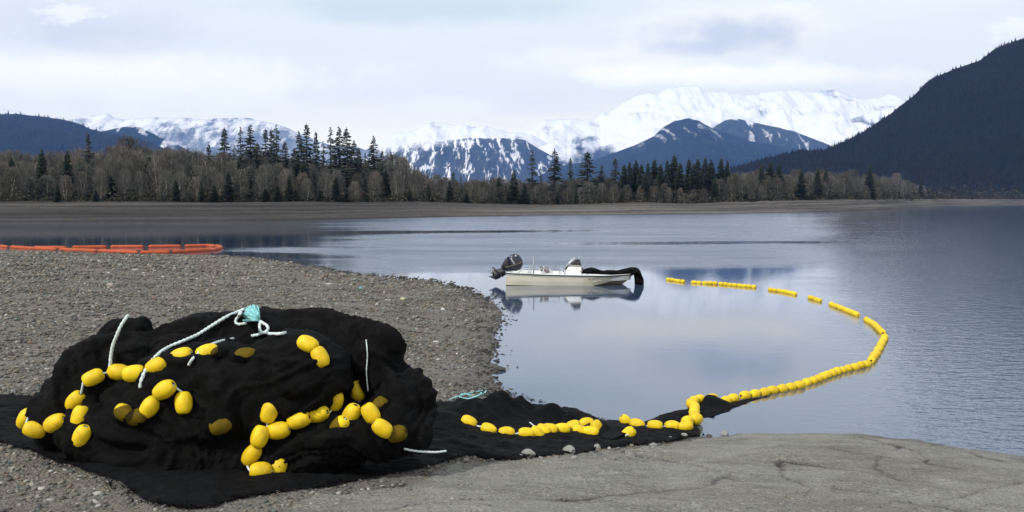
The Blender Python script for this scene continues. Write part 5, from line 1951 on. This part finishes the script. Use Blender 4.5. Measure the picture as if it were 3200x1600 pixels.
def build_boat():
    wl = on_z(1584, 886, 0)
    root = empty('motor_skiff', (wl.x, wl.y, 0.0), R(-2.5))
    tag(root, 'cream open motor skiff with white console and tilted black outboard, afloat offshore', 'boat')
    KX = 0.00252
    bx = lambda cx: (cx - 395) * KX
    bz = lambda cy_: (590 - cy_) * KX
    XS = np.array([0, .5, 1.2, 2.0, 2.7, 3.14, 3.5, 3.8, 4.05, 4.3, 4.48, 4.6, 4.66])
    sb = np.interp(XS, [0, 1.5, 3.0, 3.5, 3.8, 4.05, 4.3, 4.48, 4.6, 4.66], [.80, .86, .86, .82, .74, .65, .50, .34, .18, .03])
    sz = np.interp(XS, [0, 1.2, 2.4, 3.6, 4.66], [.450, .402, .368, .362, .378])
    cb_ = np.interp(XS, [0, 2.7, 3.14, 3.5, 3.8, 4.05, 4.3, 4.48, 4.6, 4.66], [.76, .78, .75, .66, .55, .43, .28, .16, .06, .015])
    cz = np.interp(XS, [0, 2.7, 3.14, 3.5, 3.74, 4.05, 4.3, 4.48, 4.6, 4.66], [.02, -.02, .0, .085, .15, .225, .285, .325, .352, .366])
    kz = np.interp(XS, [0, 3.3, 3.8, 4.1, 4.3, 4.45, 4.6, 4.66], [-.16, -.18, -.14, -.06, .03, .14, .30, .362])
    yw = []
    V, F, MI = [], [], []
    n = len(XS)
    for i, x in enumerate(XS):
        b1 = sz[i] - .085 * (1 if x < 4.3 else max(.15, (4.66 - x) / .36))
        b1 = max(b1, cz[i] + .004)
        t = (sz[i] - b1) / max(1e-6, sz[i] - cz[i])
        bb = sb[i] + (cb_[i] - sb[i]) * t
        half = [(sb[i], sz[i]), (bb + .012, b1), (cb_[i] + .02 * (1 - t), (b1 + cz[i]) / 2) if False else ((bb + cb_[i]) / 2 + .015, (b1 + cz[i]) / 2), (cb_[i], cz[i]), (cb_[i] * .5, (cz[i] * .55 + kz[i] * .45) - .015)]
        ring = [(x, -y, z) for (y, z) in half] + [(x, 0, kz[i])] + [(x, y, z) for (y, z) in reversed(half)]
        V += ring
    m = 11
    for i in range(n - 1):
        for j in range(m - 1):
            F.append((i * m + j, (i + 1) * m + j, (i + 1) * m + j + 1, i * m + j + 1))
            MI.append(1 if j in (0, m - 2) else (0 if j in (1, 2, m - 3, m - 4) else 2))
    hb = MB()
    for f, mi in zip(F, MI):
        pass
    hb.v = [tuple(v) for v in V]
    hb.f = [list(f) for f in F] + [list(range(m))]
    hb.m = MI + [0]
    hb.sm = [False] * len(hb.f)
    hull = hb.build('hull', [M_HULL, M_BAND, M_BOTTOM], root)
    # inside liner, floor and gunwale cap
    lb = MB()
    V, F = [], []
    for i, x in enumerate(XS):
        xo = min(max(x, .05), 4.55)
        k = .06 if x < 4.4 else .04
        si = max(sb[i] - .075, .01)
        fi = max(sb[i] - .15, .006)
        V += [(x, -sb[i], sz[i]), (x, -sb[i] * .985, sz[i] + .022), (xo, -si, sz[i] + .022), (xo, -fi, .10 if x < 3.4 else .17), (xo, fi, .10 if x < 3.4 else .17), (xo, si, sz[i] + .022), (x, sb[i] * .985, sz[i] + .022), (x, sb[i], sz[i])]
    for i in range(n - 1):
        for j in range(7):
            F.append((i * 8 + j, i * 8 + j + 1, (i + 1) * 8 + j + 1, (i + 1) * 8 + j))
    F.append((3, 2, 5, 4))
    lb.add(V, F, 0, False)
    lb.box((.06, 0, .30), (.11, 1.5, .33))
    lb.build('deck_liner', M_WHITE, root)
    rb = MB()
    path = [(XS[i], -sb[i] - .008, sz[i] - .004) for i in range(n)] + [(XS[i], sb[i] + .008, sz[i] - .004) for i in reversed(range(n))]
    rb.tube(path, .019, 6)
    rb.tube([(-.008, -sb[0], sz[0]), (-.008, sb[0], sz[0])], .019, 6)
    rb.build('rub_rail', M_RUB, root)
    # registration marks on the near bow (too small to read in the photograph)
    cu = bpy.data.curves.new('reg', 'FONT')
    cu.body = 'AK 387 N'
    cu.size = .085
    cu.extrude = .003
    tmp = bpy.data.objects.new('reg', cu)
    COL.objects.link(tmp)
    mt = bpy.data.meshes.new_from_object(tmp.evaluated_get(bpy.context.evaluated_depsgraph_get()))
    bpy.data.objects.remove(tmp)
    mt.materials.clear()
    mt.materials.append(M_MARK)
    o = link('registration_number', mt, root, (bx(1570), -.868, bz(500)))
    o.rotation_euler = (R(96), 0, R(1))
    db = MB()
    db.box((bx(1660), -.842, bz(527)), (.15, .012, .05))
    db.build('hull_sticker', simple('faded_sticker', (.36, .38, .38), .6), root)

    # console
    con = empty('console', (0, 0, 0)); con.parent = root
    c1 = MB()
    c1.prism([(bx(1243), .11), (bx(1247), bz(402)), (bx(1302), bz(332)), (bx(1480), bz(337)), (bx(1484), .11)], .62, .02)
    bpy.data.objects.remove(con)
    con = c1.build('console', M_WHITE, root)
    c2 = MB(); c2.prism([(bx(1298), bz(331)), (bx(1330), bz(306)), (bx(1470), bz(311)), (bx(1482), bz(336))], .58, .015); c2.build('dashboard', M_TAN, con)
    c3 = MB(); c3.prism([(bx(1328), bz(300)), (bx(1325), bz(287)), (bx(1372), bz(243)), (bx(1420), bz(226)), (bx(1464), bz(236)), (bx(1480), bz(322)), (bx(1420), bz(322))], .50, .03); c3.build('windscreen', M_CLEARD, con)
    c4 = MB()
    for yy in (-.33, .33):
        c4.tube([(bx(1222), yy, bz(368)), (bx(1300), yy, bz(292)), (bx(1385), yy, bz(206)), (bx(1415), yy, bz(203))], .014, 8)
        c4.tube([(bx(1238), yy, .11), (bx(1237), yy, bz(360))], .014, 8)
    c4.tube([(bx(1385), -.33, bz(206)), (bx(1385), .33, bz(206))], .014, 8)
    c4.build('grab_rail', M_STEEL, con)
    c5 = MB()
    cw = Vector((bx(1262), -.05, bz(362)))
    e1, e2 = Vector((0, 1, 0)), Vector((.62, 0, .78))
    c5.tube([cw + (e1 * math.cos(a) + e2 * math.sin(a)) * .17 for a in [i * 2 * math.pi / 20 for i in range(21)]], .016, 6)
    for a in (0.5, 2.6, 4.7):
        c5.tube([cw, cw + (e1 * math.cos(a) + e2 * math.sin(a)) * .17], .011, 5)
    c5.tube([cw, cw + Vector((.16, 0, -.10))], .025, 6)
    c5.build('steering_wheel', M_RUB, con)
    c6 = MB(); c6.tube([(bx(1470), -.28, bz(350)), (bx(1515), -.28, bz(308)), (bx(1540), -.28, bz(276)), (bx(1550), -.28, bz(250))], .009, 6); c6.build('antenna', M_STEEL, con)
    c7 = MB(); c7.tube([(bx(1440), .1, bz(228)), (bx(1458), .1, bz(206)), (bx(1482), .1, bz(186))], .012, 6); c7.ball((bx(1447), .1, bz(222)), (.03, .03, .03), 8); c7.build('light_arm', M_STEEL, con)
    c8 = MB()
    for i in range(5):
        c8.tube([Vector((bx(1487) + .02 * math.cos(a) * i * .4 + .03, -.1 + .07 * math.cos(a), bz(385) + .075 * math.sin(a))) for a in [k * 2 * math.pi / 12 for k in range(13)]], .013, 5)
    c8.build('rope_coil', simple('old_rope', (.32, .24, .20), .9, .3, 30), con)
    c9 = MB(); c9.box((bx(1470), -.325, bz(400)), (.05, .012, .03)); c9.build('latch', M_STEEL, con)

    # stern rails, pole and seat
    for yy in (-.70, .70):
        r_ = MB()
        zt = bz(350)
        r_.tube([(bx(570), yy, sz[0] + .0), (bx(650), yy, zt), (bx(900), yy, zt), (bx(1165), yy, zt - .02), (bx(1168), yy, .385)], .014, 8)
        for cxx in (722, 935):
            r_.tube([(bx(cxx), yy, .40), (bx(cxx), yy, zt)], .012, 6)
        r_.build('side_rail', M_STEEL, root)
    p_ = MB(); p_.tube([(bx(787), .1, .10), (bx(787), .1, bz(195))], .026, 8); p_.build('pole', simple('grey_pole', (.26, .28, .33), .5), root)
    s1 = MB()
    s1.prism([(bx(945), bz(352)), (bx(1005), bz(352)), (bx(1012), bz(425)), (bx(935), bz(425))], .8, .02)
    seat = s1.build('seat', M_SEAT, root)
    s2 = MB(); s2.prism([(bx(880), bz(352)), (bx(893), bz(330)), (bx(912), bz(340)), (bx(950), bz(400)), (bx(910), bz(405)), (bx(884), bz(385))], .7, .02); s2.build('backrest', M_SEAT, seat)
    s3 = MB()
    for cxx in (872, 922):
        s3.tube([(bx(cxx), -.40, bz(392)), (bx(cxx + 42), -.40, bz(430))], .02, 6)
        s3.tube([(bx(cxx), .40, bz(392)), (bx(cxx + 42), .40, bz(430))], .02, 6)
    s3.build('seat_brace', M_WHITE, seat)
    s4 = MB(); s4.prism([(bx(1015), bz(375)), (bx(1022), bz(375)), (bx(1075), bz(430)), (bx(1015), bz(430))], .5, .01); s4.build('splash_well', M_WHITE, root)
    cl = MB(); cl.box((bx(400) + .03, -.70, sz[0] + .035), (.10, .05, .04)); cl.build('stern_cleat', M_STEEL, root)
    cl = MB(); cl.ball((bx(2236), 0, bz(437)), (.035, .035, .035), 8); cl.build('bow_light', simple('red_lamp', (.30, .08, .06), .4), root)

    # outboard, tilted up
    pl = lambda L: [(bx(a), bz(b)) for a, b in L]
    mb = MB()
    mb.prism(pl([(436, 345), (425, 215), (432, 182), (462, 160), (520, 149), (572, 166), (612, 226), (632, 292), (620, 335), (588, 382), (540, 402), (470, 400)]), .44, .09)
    motor = mb.build('outboard_motor', M_MOTOR, root)
    m2 = MB(); m2.prism(pl([(308, 347), (340, 285), (372, 224), (418, 190), (428, 214), (438, 345), (470, 396), (420, 400), (360, 372)]), .36, .07); m2.build('lower_cowl', M_LEG, motor)
    m3 = MB(); m3.prism(pl([(200, 400), (225, 383), (300, 366), (420, 352), (470, 396), (402, 442), (352, 478), (330, 470), (300, 505), (235, 536), (124, 487), (180, 472)]), .13, .04); m3.build('drive_leg', M_LEG, motor)
    m3b = MB(); m3b.prism(pl([(178, 352), (196, 350), (352, 478), (330, 492)]), .30, .012); m3b.build('cavitation_plate', M_LEG, motor)
    m4 = MB()
    hub = Vector((bx(178), 0, bz(425)))
    axd = Vector((-.72, 0, -.42)).normalized()
    u1 = axd.cross(Vector((0, 1, 0))).normalized()
    u2 = Vector((0, 1, 0))
    m4.tube([hub - axd * .08, hub + axd * .07], [.05, .035], 10)
    for k in range(3):
        a = k * 2.094 + .4
        dv = u1 * math.cos(a) + u2 * math.sin(a)
        sv = axd.cross(dv)
        P = []
        for (rr, ww, tw) in ((.03, .04, .05), (.09, .075, .035), (.14, .065, .02), (.165, .02, .01)):
            P.append((hub + dv * rr - sv * ww + axd * tw, hub + dv * rr + sv * ww - axd * tw))
        Vb, Fb = [], []
        for a_, b_ in P:
            Vb += [a_ + axd * .005, b_ + axd * .005, a_ - axd * .005, b_ - axd * .005]
        for i in range(3):
            o_ = i * 4
            Fb += [(o_, o_ + 1, o_ + 5, o_ + 4), (o_ + 2, o_ + 6, o_ + 7, o_ + 3), (o_, o_ + 4, o_ + 6, o_ + 2), (o_ + 1, o_ + 3, o_ + 7, o_ + 5)]
        m4.add(Vb, Fb, 0, False)
    m4.build('propeller', M_PROP, motor)
    m5 = MB()
    for (a, b_, L) in ((464, 222, .055), (483, 254, .055), (502, 283, .045)):
        c, s_ = math.cos(R(-58)), math.sin(R(-58))
        x0, z0 = bx(a), bz(b_)
        q4 = [(-L / 2, -.024), (L / 2, -.024), (L / 2, .024), (-L / 2, .024)]
        m5.prism([(x0 + u * c - v * s_, z0 + u * s_ + v * c) for u, v in q4], .006, 0, -.222)
    m5.build('maker_mark', M_DECAL, motor)
    m6 = MB()
    m6.prism(pl([(424, 186), (432, 180), (508, 300), (500, 306)]), .45, .004)
    m6.build('cowl_stripe', simple('blue_grey_stripe', (.16, .20, .34), .4), motor)
    m7 = MB(); m7.prism(pl([(372, 400), (415, 398), (420, 440), (402, 452), (372, 440)]), .30, .02); m7.build('bracket', simple('bracket_grey', (.10, .10, .13), .4), motor)
    m8 = MB(); m8.tube([(bx(305), -.10, bz(352)), (bx(400), -.20, bz(342)), (bx(500), -.235, bz(312)), (bx(590), -.235, bz(285)), (bx(625), -.17, bz(262))], .012, 6); m8.build('tie_rope', simple('olive_cord', (.20, .17, .10), .9), motor)
    m9 = MB(); m9.ball((bx(528), -.205, bz(178)), (.03, .02, .04), 8); m9.build('cowl_badge', M_DECAL, motor)
    return root, bx, bz


BOAT, bx, bz = build_boat()


def build_boat_net():
    path = [(1478, 432, 8), (1510, 415, 26), (1570, 404, 42), (1650, 398, 48), (1730, 414, 36), (1800, 424, 30), (1880, 420, 36), (2000, 424, 34), (2080, 414, 40), (2150, 402, 46), (2220, 396, 54), (2275, 408, 58),
            (2300, 445, 56), (2312, 490, 60), (2326, 545, 68), (2328, 600, 62), (2320, 640, 50)]
    P = catmull([Vector((bx(a), 0, bz(b))) for a, b, r in path], 6)
    rr = catmull([Vector((r * .00252, 0, 0)) for a, b, r in path], 6)
    rr = [max(.015, v.x) for v in rr]
    b = MB()
    n = 22
    V, F = [], []
    m = len(P)
    for i, p in enumerate(P):
        t = (P[min(i + 1, m - 1)] - P[max(i - 1, 0)]).normalized()
        nrm = Vector((-t.z, 0, t.x))
        lat = 2.6 if i < m * .62 else 2.6 - 1.2 * (i / m - .62) / .38
        for k in range(n):
            a = 2 * math.pi * k / n
            w = 1 + .16 * math.sin(3 * a + i * .35) + .16 * math.sin(7 * a - i * .6) + frg.uniform(-.09, .09)
            V.append(p + nrm * (math.sin(a) * rr[i] * (.94 + .06 * w)) + Vector((0, math.cos(a) * rr[i] * lat * w, 0)))
    for i in range(m - 1):
        for k in range(n):
            F.append((i * n + k, i * n + (k + 1) % n, (i + 1) * n + (k + 1) % n, (i + 1) * n + k))
    F.append(tuple(range(n)))
    F.append(tuple((m - 1) * n + k for k in reversed(range(n))))
    b.add(V, F)
    me = b.mesh('net_bundle', M_NET)
    o = link('net_bundle', me, None, BOAT.location)
    o.rotation_euler = BOAT.rotation_euler
    tag(o, 'black net bundled on the bow of the skiff and hanging over it into the water', 'net')


build_boat_net()
